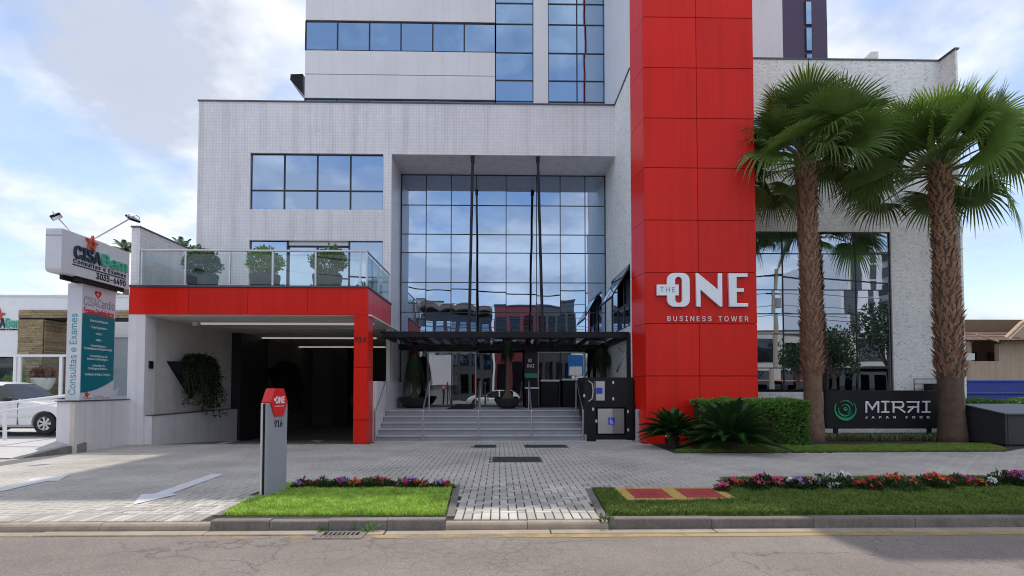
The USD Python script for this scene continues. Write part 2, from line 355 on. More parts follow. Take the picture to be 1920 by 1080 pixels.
M['frond_dry'] = pbr('fan_leaf_dry', (0.20, 0.14, 0.07), 0.8, var=0.3, scale=4, isl=0.3)
M['petiole'] = pbr('petiole', (0.11, 0.13, 0.04), 0.5, var=0.2)
M['cycad'] = pbr('cycad_leaf', (0.022, 0.062, 0.016), 0.35, var=0.3, scale=5, isl=0.35, trans=0.15)
M['hedge'] = pbr('hedge_leaf', (0.14, 0.29, 0.06), 0.4, var=0.35, scale=4, isl=0.45, trans=0.25)
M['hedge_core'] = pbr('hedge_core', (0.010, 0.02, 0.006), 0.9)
M['fern'] = pbr('fern_leaf', (0.022, 0.05, 0.014), 0.5, var=0.3, scale=6, isl=0.4, trans=0.2)
M['topiary'] = pbr('topiary_leaf', (0.17, 0.27, 0.085), 0.45, var=0.3, scale=8, isl=0.4, trans=0.25)
M['tree'] = pbr('tree_leaf', (0.035, 0.075, 0.02), 0.5, var=0.3, scale=3, isl=0.4, trans=0.25)
M['flower_leaf'] = pbr('flower_leaf', (0.035, 0.075, 0.02), 0.45, var=0.35, scale=9, isl=0.45, trans=0.2)
for nm, c in (('pink', (0.72, 0.08, 0.20)), ('magenta', (0.55, 0.02, 0.26)), ('red', (0.70, 0.03, 0.025)), ('orange', (0.78, 0.13, 0.03)), ('white', (0.75, 0.75, 0.78)), ('lilac', (0.45, 0.20, 0.62))):
    M['petal_' + nm] = pbr('petal_' + nm, c, 0.5, var=0.15, scale=20, isl=0.2, trans=0.25)
M['car_white'] = pbr('car_paint', (0.74, 0.74, 0.75), 0.25, var=0.01, coat=0.8)
M['car_dark'] = pbr('car_trim', (0.02, 0.02, 0.022), 0.5)
M['lamp_glass'] = pbr('lamp_glass', (0.6, 0.62, 0.65), 0.1, var=0.02, spec=0.8)
M['clad'] = pbr('ledge_stone', (0.30, 0.225, 0.13), 0.85, var=0.3, scale=8, isl=0.25, bump=0.5, bscale=40)
M['cover_red'] = pbr('cover_red', (0.36, 0.045, 0.045), 0.8, var=0.2, scale=5, fine=0.15, bscale=60, bump=0.2)
M['cover_yellow'] = pbr('cover_yellow', (0.50, 0.33, 0.09), 0.85, var=0.2, scale=6, fine=0.15, bscale=60)
M['cover_dark'] = pbr('iron_cover', (0.055, 0.055, 0.06), 0.6, metal=0.3, var=0.3, scale=9, bump=0.3)
M['rooftile'] = pbr('roof_tile', (0.16, 0.095, 0.065), 0.8, var=0.25, scale=4, isl=0.3)
M['beige'] = pbr('beige_render', (0.46, 0.35, 0.25), 0.85, var=0.1, streak=0.2)
M['blue_sheet'] = pbr('blue_sheet', (0.015, 0.036, 0.26), 0.45, var=0.1)
M['grey_wall'] = pbr('grey_render', (0.30, 0.30, 0.31), 0.8, var=0.08, streak=0.1)
M['cream_wall'] = pbr('cream_render', (0.55, 0.50, 0.44), 0.8, var=0.08, streak=0.1)
M['brown_roof'] = pbr('brown_roof', (0.16, 0.11, 0.09), 0.6)
M['dark_grey'] = pbr('dark_grey_cladding', (0.075, 0.08, 0.09), 0.5)
M['opp_red'] = pbr('crimson_render', (0.20, 0.03, 0.04), 0.6)
M['mat'] = pbr('door_mat', (0.02, 0.02, 0.02), 0.95, var=0.3, scale=20, bump=0.4)
M['floor_tile'] = pbr('lobby_floor', (0.20, 0.20, 0.20), 0.25)
M['skin_dark'] = pbr('wire_black', (0.02, 0.02, 0.02), 0.6)
M['silver_lamp'] = usdkit.material(stage, '/World/Looks/lit_tube', {'e': ('emission', {'color': (1.0, 0.93, 0.84), 'strength': 0.22})}, [], surface='e.emission')

def letters(s, mat, parent, *args, **kw):
    """lettering, each character a part"""
    v, f = text(s, *args, **kw); m = trimesh.Trimesh(v, f, process=True)
    ax = {'front': 0, 'side': 1, 'up': 2}[kw.get('facing', 'front')]
    comps = sorted(m.split(only_watertight=False), key=lambda c: c.bounds[0][ax]); out = []
    for c in comps:
        if out and c.bounds[0][ax] < out[-1].bounds[1][ax] - 1e-4: out[-1] = trimesh.util.concatenate([out[-1], c])
        else: out.append(c)
    for c in out: part('letter', c, mat, parent)

# ------------------------------------------------------------------ the ground
g = part('ground', sheet(sbox(-400, -400, 400, 600).difference(sbox(-9.9, 14.76, -3.5, 28.1)), -0.165), pbr('far_ground', (0.16, 0.15, 0.13), 0.95, var=0.3, scale=0.05), kind='structure', label='earth around and behind the buildings', cat='ground')
ROAD_Z = -0.10
M['asphalt'] = usdkit.material(stage, '/World/Looks/asphalt', {
    'g': ('geometry', {}), 'n': ('noise_texture', {'scale': 0.8, 'detail': 8.0, 'roughness': 0.62}), 'r': ('rgb_ramp', {'ramp': [(0.3, (0.190, 0.166, 0.150)), (0.7, (0.262, 0.232, 0.210))]}),
    'f': ('noise_texture', {'scale': 75.0, 'detail': 3.0, 'roughness': 0.85}), 'fr': ('rgb_ramp', {'ramp': [(0.25, (0.50, 0.50, 0.50)), (0.52, (1.0, 1.0, 1.0)), (0.8, (1.7, 1.66, 1.6))]}), 'm': ('mix', {'mix_type': 'multiply', 'fac': 1.0}),
    'w': ('noise_texture', {'scale': 1.3, 'detail': 5.0, 'roughness': 0.65}), 'wm': ('mix', {'mix_type': 'linear_light', 'fac': 0.32}),
    'v': ('voronoi_texture', {'feature': 'distance_to_edge', 'scale': 0.75}), 'vr': ('rgb_ramp', {'ramp': [(0.0, (1, 1, 1)), (0.004, (0.8, 0.8, 0.8)), (0.010, (0, 0, 0)), (1.0, (0, 0, 0))]}),
    'w2': ('noise_texture', {'scale': 3.0, 'detail': 4.0, 'roughness': 0.6}), 'wm2': ('mix', {'mix_type': 'linear_light', 'fac': 0.12}),
    'v2': ('voronoi_texture', {'feature': 'distance_to_edge', 'scale': 5.0}), 'vr2': ('rgb_ramp', {'ramp': [(0.0, (1, 1, 1)), (0.02, (0.6, 0.6, 0.6)), (0.05, (0, 0, 0)), (1.0, (0, 0, 0))]}),
    'msk': ('noise_texture', {'scale': 0.45, 'detail': 3.0}), 'mr': ('rgb_ramp', {'ramp': [(0.42, (0, 0, 0)), (0.56, (1, 1, 1))]}), 'mm': ('mix', {'mix_type': 'multiply', 'fac': 1.0}),
    'msk2': ('noise_texture', {'scale': 0.6, 'detail': 4.0}), 'mr2': ('rgb_ramp', {'ramp': [(0.50, (0, 0, 0)), (0.60, (0.75, 0.75, 0.75))]}), 'mm2': ('mix', {'mix_type': 'multiply', 'fac': 1.0}), 'off': ('mapping', {'location': (5.3, 2.2, 0)}),
    'mx': ('mix', {'mix_type': 'lighten', 'fac': 1.0}),
    'c': ('mix', {'mix_type': 'mix', 'color2': (0.13, 0.118, 0.108)}), 'b': ('bump', {'strength': 0.5, 'distance': 0.006}),
    'p': ('principled_bsdf', {'roughness': 0.9, 'specular_ior_level': 0.3})},
    [('g.position', 'n.vector'), ('n.fac', 'r.fac'), ('g.position', 'f.vector'), ('f.fac', 'fr.fac'), ('r.color', 'm.color1'), ('fr.color', 'm.color2'),
     ('g.position', 'w.vector'), ('g.position', 'wm.color1'), ('w.color', 'wm.color2'), ('wm.color', 'v.vector'), ('v.distance', 'vr.fac'),
     ('g.position', 'w2.vector'), ('g.position', 'wm2.color1'), ('w2.color', 'wm2.color2'), ('wm2.color', 'v2.vector'), ('v2.distance', 'vr2.fac'),
     ('g.position', 'msk.vector'), ('msk.fac', 'mr.fac'), ('vr.color', 'mm.color1'), ('mr.color', 'mm.color2'),
     ('g.position', 'off.vector'), ('off.vector', 'msk2.vector'), ('msk2.fac', 'mr2.fac'), ('vr2.color', 'mm2.color1'), ('mr2.color', 'mm2.color2'),
     ('mm.color', 'mx.color1'), ('mm2.color', 'mx.color2'), ('mx.color', 'c.fac'), ('m.color', 'c.color1'), ('c.color', 'p.base_color'), ('f.fac', 'b.height'), ('b.normal', 'p.normal')], surface='p.BSDF')
KY = 6.30       # front face of the kerb
road = part('road', sheet([(-120, -4.5), (120, -4.5), (120, KY - 0.17), (-120, KY - 0.17)], ROAD_Z), M['asphalt'], kind='structure', label='worn asphalt street with fine cracks', cat='road')
part('far_pavement', boxm(-120, 120, -14, -4.5, -0.16, 0.0), pbr('far_paving', (0.3, 0.28, 0.26), 0.9, var=0.2), kind='structure', label='paved walk across the street', cat='pavement')
# gutter of concrete slabs and the yellow line along it
gut = thing('gutter', 'tan concrete gutter slabs running along the kerb', 'gutter', kind='structure')
x = -14.0
GRATE = (xAt(600, 6.2), xAt(690, 6.2))
while x < 14:
    L = 1.9 + random.uniform(-.2, .2)
    a, b = x, x + L
    for p0, p1 in ((a, min(b, GRATE[0])), (max(a, GRATE[1]), b)):
        if p1 - p0 > 0.1:
            part('slab', boxm(p0 + .006, p1 - .006, KY - 0.175 + random.uniform(-.012, .012), KY - 0.003, ROAD_Z - .1, ROAD_Z + 0.012 + random.uniform(-.004, .004), 0.008), M['gutter'], gut)
    x = b
M['paint_worn'] = usdkit.material(stage, '/World/Looks/worn_yellow', {
    'g': ('geometry', {}), 'n': ('noise_texture', {'scale': 4.0, 'detail': 8.0, 'roughness': 0.75}), 'mp': ('mapping', {'scale': (0.25, 1, 1)}), 'n2': ('noise_texture', {'scale': 0.55, 'detail': 2.0}),
    'ad': ('math', {'math_type': 'add'}), 'r': ('rgb_ramp', {'ramp': [(0.46, (0.0, 0, 0)), (0.56, (0.9, 0.9, 0.9))]}), 'ml': ('math', {'math_type': 'multiply_add', 'value2': 0.5}), 's': ('separate_xyz', {}), 'mr': ('map_range', {'from_min': -2.0, 'from_max': 3.0, 'to_min': -0.005, 'to_max': 0.09, 'clamp': True}),
    'd': ('principled_bsdf', {'base_color': (0.40, 0.285, 0.12), 'roughness': 0.85}), 't': ('transparent_bsdf', {}), 'm': ('mix_closure', {})},
    [('g.position', 'n.vector'), ('g.position', 'mp.vector'), ('mp.vector', 'n2.vector'), ('n.fac', 'ad.value1'), ('n2.fac', 'ad.value2'), ('ad.value', 'ml.value1'), ('g.position', 's.vector'), ('s.x', 'mr.value'), ('mr.result', 'ml.value3'), ('ml.value', 'r.fac'), ('r.color', 'm.fac'), ('t.BSDF', 'm.closure1'), ('d.BSDF', 'm.closure2')], surface='m.closure')
part('yellow_line', sheet([(-40, KY - 0.31), (40, KY - 0.31), (40, KY - 0.185), (-40, KY - 0.185)], ROAD_Z + 0.004), M['paint_worn'], kind='structure', label='worn yellow line painted along the gutter', cat='road marking')

# islands and beds (plan polygons)
gz = lambda px, py: onZ(px, py, 0.0)
isl_l = Polygon([gz(418, 966), gz(834, 966), gz(848, 912), gz(548, 908), gz(500, 922)])
isl_r = Polygon([gz(1142, 966), (14, gz(1142, 966)[1]), (14, gz(1500, 898)[1]), gz(1356, 899), gz(1350, 917), gz(1113, 918)])
bed = Polygon([gz(1265, 850), gz(1885, 847), gz(1930, 838), (16.5, 15.2), (16.5, 17.95), (6.9, 17.95), (6.9, 14.74), (3.95, 14.74)])
stair_zone = sbox(-3.5, 15.36, 2.34, 20)
lift_zone = sbox(2.30, 15.45, 3.95, 18)
col_zone = sbox(3.74, 14.70, 6.9, 20)
portico_zone = sbox(-14, 14.76, -3.40, 22)
ramp_pl = Polygon([gz(20, 861), gz(157, 847), (-9.58, 12.85), (-9.58, 14.8), (-30, 14.8), (-30, 8.9)])
COV = [('cover', (gz(888, 840), gz(888, 834), gz(932, 834), gz(932, 840))), ('cover', (gz(983, 840), gz(981, 834), gz(1062, 834), gz(1066, 840))), ('cover', (gz(920, 867), gz(922, 856.5), gz(1014, 856.5), gz(1017, 867)))]
covers = []
for _, q in COV:
    xs = [p[0] for p in q]; ys = [p[1] for p in q]
    covers.append((min(xs), max(xs), min(ys), max(ys)))
isl_l, isl_r, bed = (p_.buffer(0) for p_ in (isl_l, isl_r, bed))
blocked = unary_union([isl_l.buffer(0.11, join_style=2), isl_r.buffer(0.11, join_style=2), bed, stair_zone, lift_zone, col_zone, portico_zone, ramp_pl] + [sbox(a, b, c, d) if False else sbox(a - .01, c - .01, b + .01, d + .01) for a, b, c, d in covers])
pav = part('pavement', polyXY(sbox(-30, KY + .125, 16, 15.6).difference(sbox(-30, 14.76, -3.5, 16)), -0.16, -0.012), M['joint'], kind='structure', label='grey concrete pavers laid in herringbone before the building', cat='pavement')

# herringbone pavers: the nearest 300 are parts, the others one part
Wp, GAP = 0.105, 0.013
def paver(cx, cy, lx, ly, dz, tx, ty):
    hx, hy, c = lx / 2 - GAP / 2, ly / 2 - GAP / 2, 0.006
    V = []
    for zz, ins in ((-0.03, 0.0), (-0.006, 0.0), (0.0, c)):
        for sx, sy in ((-1, -1), (1, -1), (1, 1), (-1, 1)):
            X, Y = sx * (hx - ins), sy * (hy - ins)
            V.append((cx + X, cy + Y, dz + zz + X * tx + Y * ty))
    F = [(8, 9, 10), (8, 10, 11)]
    for a in (0, 4):
        for k in range(4):
            b = (k + 1) % 4; F += [(a + k, a + b, a + 4 + b), (a + k, a + 4 + b, a + 4 + k)]
    return np.array(V), np.array(F)
cells = []
nx0, nx1 = int(-19.0 / Wp), int(15.5 / Wp)
ny0, ny1 = int((KY + 0.36) / Wp) + 1, int(15.55 / Wp)
for j in range(ny0, ny1):
    for i in range(nx0, nx1):
        k = (i - j) % 4
        if k == 0: cells.append(((i + 1) * Wp, (j + .5) * Wp, 2 * Wp, Wp))
        elif k == 3: cells.append(((i + .5) * Wp, (j + 1) * Wp, Wp, 2 * Wp))
yrow = ny0 * Wp - 0.11
for i in range(nx0, nx1):
    cells.append(((i + .5) * Wp, KY + 0.10 + (yrow + 0.11 - KY - 0.10) / 2, Wp, yrow + 0.11 - KY - 0.10 - 0.005))
for i in range(nx0, nx1):
    if (i - ny0) % 4 == 2: cells.append(((i + .5) * Wp, (ny0 + .5) * Wp, Wp, Wp))
cells = np.array(cells)
bad = contains_xy(blocked, cells[:, 0], cells[:, 1])
halves = []
for cx, cy, lx, ly in cells[bad]:
    for sg in (-1, 1):
        hx, hy = cx + (sg * Wp / 2 if lx > ly else 0), cy + (sg * Wp / 2 if ly > lx else 0)
        if abs(lx - ly) > .05 and ly < .25 and not contains_xy(blocked, hx, hy): halves.append((hx, hy, Wp, Wp))
cells = np.vstack([cells[~bad], np.array(halves)])
fov = np.abs(np.arctan2(cells[:, 0], cells[:, 1]) - YAW) < math.atan(1400 / FOC)
cells = cells[fov]
near = np.argsort(np.hypot(cells[:, 0], cells[:, 1]))
rest = MB()
for q, idx in enumerate(near):
    cx, cy, lx, ly = cells[idx]
    m = paver(cx, cy, lx, ly, random.gauss(0, 0.0013) + 0.004 * (meshkit.noise(np.array([cx * .7, cy * .7, 0.])) - .5), random.gauss(0, 0.006), random.gauss(0, 0.006))
    if q < 300: part('paver', m, M['paver'], pav)
    else: rest.add(m)
part('pavers_beyond', rest, M['paver'], pav, kind='stuff')

# kerb stones: high beside the grass, dropped at the drive and the path
kerb = thing('kerb', 'grey concrete kerb stones between pavement and gutter', 'kerb', kind='structure')
def kerb_run(xa, xb, ztop, n, w=0.12, low=False):
    e = np.linspace(xa, xb, n + 1)
    for a, b in zip(e[:-1], e[1:]):
        r = random.uniform(-.006, .006)
        z = ztop + random.uniform(-.006, .006); q = .05 if low else .022
        prof = [(KY + r, -.17), (KY + w, -.17), (KY + w, z), (KY + r + q, z)] + [(KY + r + q * (1 - math.sin(t)), z - q * (1 - math.cos(t))) for t in (.5, 1.05)] + [(KY + r, z - q)]
        part('kerb_stone', polyYZ(prof, a + .003, b - .003), M['gutter' if low else 'kerb'], kerb)
xl0, xl1 = xAt(399, KY), xAt(836, KY); xr0 = xAt(1140, KY)
kerb_run(-14, xl0, -0.012, 9, low=True); kerb_run(xl0, xl1, 0.018, 4); kerb_run(xl1, xr0, -0.012, 2, low=True); kerb_run(xr0, 14, 0.018, 11)
# flat concrete edging round the islands
def edging(a, b, wd=0.09):
    a, b = np.array(a), np.array(b); L = np.linalg.norm(b - a); n = max(1, int(L / 0.9)); t = (b - a) / L; nn = np.array([-t[1], t[0]]) * wd
    for k in range(n):
        p, q = a + (b - a) * (k / n) + t * .004, a + (b - a) * ((k + 1) / n) - t * .004
        part('edging_stone', polyXY([p, q, q - nn, p - nn], -0.1, 0.012 + random.uniform(-.003, .003)), M['kerb'], kerb)
cl, cr = list(isl_l.exterior.coords), list(isl_r.exterior.coords)
edging(gz(838, 970), gz(851, 910)); edging(gz(851, 910), gz(548, 906)); edging(gz(546, 906), gz(414, 968))
edging(gz(1109, 917), gz(1138, 970)); edging(gz(1156, 916), gz(1110, 916)); edging((12, gz(1500, 896)[1]), gz(1352, 897))

# painted arrows on the drive
def arrow(name, pts, label, z=0.007):
    part(name, sheet([gz(*p) for p in pts], z), M['paint_white'], label=label, cat='road marking')
arrow('drive_arrow', [(249, 947), (265, 927.5), (287, 927), (397, 889), (421, 889.5), (322, 926), (334, 927.5)], 'white exit arrow on the drive pointing towards the street, nearer the totem sign')
arrow('drive_arrow', [(-60, 934), (0, 917.5), (52, 903.7), (55, 899), (131, 890), (110, 902.5), (88, 902.5), (0, 922.5), (-60, 940)], 'white entry arrow on the drive at the left edge, pointing to the garage')

# iron covers in the pavement and the two red hatches in the grass
for (a, b, c, d), lab in zip(covers, ('small dark iron cover in the pavers by the stairs', 'long dark iron cover in the pavers by the stairs, right of the small one', 'dark iron cover in the middle of the path, nearest the street of three')):
    t = thing('iron_cover', lab, 'manhole cover', group='iron covers in the pavement')
    fr = MB(); w = .03
    fr.box(a, b, c, c + w, -.05, .006); fr.box(a, b, d - w, d, -.05, .006); fr.box(a, a + w, c + w, d - w, -.05, .006); fr.box(b - w, b, c + w, d - w, -.05, .006)
    part('frame', fr, M['granite'], t)
    pl = MB().box(a + w + .004, b - w - .004, c + w + .004, d - w - .004, -.03, .001)
    for q in np.linspace(c + w + .03, d - w - .03, 6): pl.box(a + .08, b - .08, q - .004, q + .004, .001, .004)
    part('lid', pl, M['cover_dark'], t)
q0, q1, q2, q3 = gz(1152, 918), gz(1176, 942), gz(1384, 940), gz(1344, 917)
hat = thing('access_hatch', 'pair of red lids in a yellow frame sunk in the grass', 'hatch')
P4 = [np.array(p) for p in (q0, q1, q2, q3)]     # back left, front left, front right, back right
def bil(u, v): return (1 - v) * ((1 - u) * P4[1] + u * P4[2]) + v * ((1 - u) * P4[0] + u * P4[3])
l1 = [bil(.09, .13), bil(.44, .13), bil(.44, .90), bil(.09, .90)]; l2 = [bil(.56, .13), bil(.92, .13), bil(.92, .90), bil(.56, .90)]
part('yellow_frame', polyXY(Polygon([bil(0, 0), bil(1, 0), bil(1, 1), bil(0, 1)], [l1, l2]), -.05, .03), M['cover_yellow'], hat)
for l in (l1, l2):
    c = sum(l) / 4
    lid = part('red_lid', polyXY([c + (p - c) * .985 for p in l], -.05, .026), M['cover_red'], hat)
    hb = MB()
    for dy in (-.1, .0, .1): hb.add(boxm(c[0] - .13, c[0] + .13, c[1] + dy - .006, c[1] + dy + .006, .026, .031))
    part('lifting_bar', hb, M['cover_red'], lid)

# storm drain: a concrete frame with bars over a dark pit, and the mouth in the kerb
ga, gb = GRATE
dr = thing('storm_drain', 'concrete storm drain grate in the gutter below the left lawn', 'drain')
g0, g1 = KY - 0.33, KY - 0.02
fr = MB(); fr.box(ga, gb, g0, g0 + .05, -.3, ROAD_Z + .014, .008); fr.box(ga, gb, g1 - .05, g1, -.3, ROAD_Z + .014, .008); fr.box(ga, ga + .07, g0 + .05, g1 - .05, -.3, ROAD_Z + .012); fr.box(gb - .07, gb, g0 + .05, g1 - .05, -.3, ROAD_Z + .012)
part('frame', fr, M['kerb'], dr)
part('pit', MB().box(ga + .07, gb - .07, g0 + .05, g1 - .05, -.162, ROAD_Z - .04), M['dark'], dr)
nb = 8
for k in range(1, nb):
    xx = ga + .07 + (gb - ga - .14) * k / nb
    part('bar', boxm(xx - .013, xx + .013, g0 + .05, g1 - .05, ROAD_Z - .05, ROAD_Z + .010, .004), M['kerb'], dr)

# ---- grass
def blades(poly, density, h0, h1, z, seed, lean=0.5, wd=0.0035):
    r = np.random.default_rng(seed); x0, y0, x1, y1 = poly.bounds
    n = int((x1 - x0) * (y1 - y0) * density); P = np.c_[r.uniform(x0, x1, n), r.uniform(y0, y1, n)]
    P = P[contains_xy(poly, P[:, 0], P[:, 1])]; n = len(P)
    h = r.uniform(h0, h1, n) * (0.7 + 0.6 * meshkit.noise(np.c_[P * 3.0, np.zeros(n)]))
    a, b = r.uniform(0, 2 * math.pi, n), r.uniform(0, 2 * math.pi, n); l = r.uniform(.1, lean, n) * h
    side = np.c_[np.cos(a), np.sin(a), np.zeros(n)] * wd * r.uniform(.7, 1.5, n)[:, None]; ln = np.c_[np.cos(b) * l, np.sin(b) * l, np.zeros(n)]
    base = np.c_[P, np.full(n, z)]; mid = base + ln * .35 + np.c_[np.zeros((n, 2)), h * .6]; tip = base + ln * 1.1 + np.c_[np.zeros((n, 2)), h * .95]
    V = np.stack([base - side, base + side, mid - side * .8, mid + side * .8, tip], 1).reshape(-1, 3)
    i = np.arange(n)[:, None] * 5; F = np.vstack([i + [0, 1, 3], i + [0, 3, 2], i + [2, 3, 4]])
    return V, F
vis_r = isl_r.intersection(sbox(0, 0, 11.5, 30))
hat_poly = Polygon([bil(0, 0), bil(1, 0), bil(1, 1), bil(0, 1)]).buffer(.01)
t1 = part('lawn', blades(isl_l, 6500, .030, .075, -.005, 1, wd=.0055, lean=.8), M['grass'], kind='stuff', label='bright mown grass of the left roadside island', cat='grass')
part('turf_soil', polyXY(isl_l, -.1, -.004), M['turf'], t1)
t2 = part('lawn', blades(vis_r.difference(hat_poly), 6500, .030, .075, -.005, 2, wd=.0055, lean=.8), M['grass'], kind='stuff', label='mown grass of the right roadside island round the red hatches', cat='grass')
part('turf_soil', polyXY(isl_r, -.1, -.004), M['turf'], t2)
BEDZ = 0.012
bedp = part('planting_bed', polyXY(bed, -.1, BEDZ), M['soil'], kind='structure', label='bare soil bed under the palms and cycads', cat='planting bed')
gb_poly = Polygon([gz(1268, 848.5), gz(1300, 838), gz(1600, 838), gz(1850, 834), gz(1884, 845)])
t3 = part('lawn', blades(gb_poly.buffer(.04), 6000, .03, .07, BEDZ, 3, wd=.005), M['grass'], kind='stuff', label='narrow strip of grass along the front of the palm bed', cat='grass')

# ------------------------------------------------------------------ the office building
bld = thing('office_building', 'white tiled office tower with red column, mirror glass front and stone wing', 'building')
YF, YG, YR, YT, YW = 17.9, 19.6, 14.75, 20.1, 18.0      # main front, recessed glass, red fronts, tower front, stone wing
TOP = zAt(196, YF); xL = xAt(371, YF, 300); xRec = xAt(733, YF, 500); xFin = 3.75; zSof = zAt(291, YF); zTer = zAt(537, YR)
def pane(parent, x0, x1, z0, z1, Y, m, name='pane', tilt=0.0022, t=0.012):
    v, f = boxm(x0, x1, Y, Y + t, z0, z1)
    c = v.mean(0); a, b = random.gauss(0, tilt), random.gauss(0, tilt)
    v = v.copy(); v[:, 1] += (v[:, 0] - c[0]) * a + (v[:, 2] - c[2]) * b
    return part(name, (v, f), m, parent)
def glazing(parent, name, xs, zs, Y, gm, bar=0.045, depth=0.05, skip=(), fm='frame'):
    fr = MB()
    for x in xs: fr.box(x - bar / 2, x + bar / 2, Y - depth * .35, Y + depth, zs[0] - bar / 2, zs[-1] + bar / 2)
    for z in zs: fr.box(xs[0], xs[-1], Y - depth * .35 + .003, Y + depth - .003, z - bar / 2 + .001, z + bar / 2 - .001)
    w = part(name, fr, M[fm], parent)
    for i in range(len(xs) - 1):
        for j in range(len(zs) - 1):
            if (i, j) in skip: continue
            pane(w, xs[i] + bar / 2 - .003, xs[i + 1] - bar / 2 + .003, zs[j] + bar / 2 - .003, zs[j + 1] - bar / 2 + .003, Y + .004, M[gm])
    return w
px_x = lambda L, Y, py: [xAt(p, Y, py) for p in L]
py_z = lambda L, Y, px=936: sorted(zAt(p, Y, px) for p in L)

# --- podium: front wall with its openings, return walls, soffit, roof
w1x = px_x([468.5, 531.5, 593.5, 656, 718.5], YF, 340); w1z = py_z([393, 356, 287.5], YF, 594)
w2x = px_x([466.5, 536.5, 592, 653, 717.5], YF, 500); w2z = [zTer + .02, zAt(451, YF, 594)]
wall = sbox(xL, zTer - .8, xFin, TOP).difference(unary_union([sbox(xRec, 0, xFin + 1, zSof), sbox(w1x[0], w1z[0], w1x[-1], w1z[-1]), sbox(w2x[0], w2z[0], w2x[-1], w2z[-1])]))
part('podium_wall', polyXZ(wall, YF, YF + .3), M['tile'], bld)
sd = MB().box(xL, xL + .3, YF + .302, 34, zTer - .8, TOP); sd.box(xRec - .16, xRec, YF + .302, YG + .1, 1.66, zSof + .3)
part('return_wall', sd, M['tile'], bld)
part('soffit', boxm(xRec, xFin, YF + .302, YG + .3, zSof, zSof + .25), M['tile'], bld)
part('podium_roof', boxm(xL + .3, 14.0, YG + .35, 34, TOP - .6, TOP - .35), M['plaster'], bld)
part('parapet_cap', boxm(xL - .03, xFin + .0, YF - .03, YF + .33, TOP, TOP + .045), M['cap'], bld)
glazing(bld, 'window', w1x, w1z, YF + .10, 'glass_mirror', .05)
ww = glazing(bld, 'terrace_window', [w2x[0], w2x[1]], w2z, YF + .10, 'glass_mirror', .05)
glazing(bld, 'terrace_window', [w2x[3], w2x[4]], w2z, YF + .10, 'glass_mirror', .05)
glazing(bld, 'terrace_door', w2x[1:4], [w2z[0], w2z[1] - .16], YF + .16, 'glass_mirror', .06)
part('door_head', boxm(w2x[1] + .03, w2x[3] - .03, YF + .12, YF + .26, w2z[1] - .13, w2z[1]), M['alu'], bld)
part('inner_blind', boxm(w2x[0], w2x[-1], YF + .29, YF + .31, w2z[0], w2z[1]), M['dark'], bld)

# --- curtain wall of the recess
cx = px_x([749.5, 799, 846, 893.5, 949, 1006, 1050.5, 1097, 1141.5], YG, 450); cx[0] = xRec + .03; cx[-1] = xFin - .03
cz = py_z([620.5, 586, 530, 474.5, 440, 385.5, 327.5], YG); cz[-1] = zSof - .02; cz[0] = 3.36
glazing(bld, 'curtain_wall', cx, cz, YG, 'glass_mirror', .028, .05)
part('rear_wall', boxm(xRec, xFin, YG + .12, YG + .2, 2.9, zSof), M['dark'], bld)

# --- stone return wall with the side window and its awning pane
ys0, ys1 = 15.792, YG + .1
sw = [(15.95, 3.25), (18.75, 3.25), (18.75, 5.05), (15.95, 5.05)]
side_poly = Polygon([(ys0, 0), (ys1, 0), (ys1, zSof), (YF + .35, zSof), (YF + .35, TOP), (ys0, TOP)]).difference(Polygon(sw))
part('stone_return', polyYZ(side_poly, xFin, xFin + .25), M['stone'], bld)
part('parapet_cap', boxm(xFin - .03, xFin + .28, ys0, YF + .35, TOP + .003, TOP + .048), M['cap'], bld)
fr = MB()
yy = [15.97, 16.9, 17.8, 18.73]; zz = [3.27, 3.95, 5.03]
for y in yy: fr.box(xFin + .02, xFin + .09, y - .025, y + .025, 3.26, 5.04)
for z in zz: fr.box(xFin + .023, xFin + .087, 15.96, 18.74, z - .025, z + .025)
sf = part('side_window', fr, M['frame'], bld)
for i in range(3):
    for j in range(2):
        if (i, j) in ((0, 1), (1, 1)): continue
        part('pane', boxm(xFin + .045, xFin + .057, yy[i] + .02, yy[i + 1] - .02, zz[j] + .02, zz[j + 1] - .02), M['glass_wing'], sf)
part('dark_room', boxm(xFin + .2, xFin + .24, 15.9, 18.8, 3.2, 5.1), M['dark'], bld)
# awning panes hinged at the head and swung out
aw = MB()
ca, sa = math.cos(math.radians(30)), math.sin(math.radians(30))
awp = part('awning_frame', (lambda: [aw.tube([(xFin, a, 5.0), (xFin - 1.05 * sa, a, 5.0 - 1.05 * ca)], .025, 6) for a in (15.98, 16.9, 17.8)] and aw.tube([(xFin - 1.05 * sa, 15.98, 5.0 - 1.05 * ca), (xFin - 1.05 * sa, 17.8, 5.0 - 1.05 * ca)], .035, 6).tube([(xFin, 15.98, 5.0), (xFin, 17.8, 5.0)], .025, 6))(), M['frame'], bld)
for a, b in ((16.0, 16.88), (16.92, 17.78)):
    v = np.array([(xFin - .01, a, 5.0), (xFin - .01, b, 5.0), (xFin - 1.04 * sa, b, 5.0 - 1.04 * ca), (xFin - 1.04 * sa, a, 5.0 - 1.04 * ca)])
    v = np.vstack([v, v + [-.012 * ca, 0, .012 * sa]])
    part('pane', (v, np.array([[0, 1, 2, 3], [7, 6, 5, 4], [0, 4, 5, 1], [1, 5, 6, 2], [2, 6, 7, 3], [3, 7, 4, 0]])), M['glass_wing'], awp)

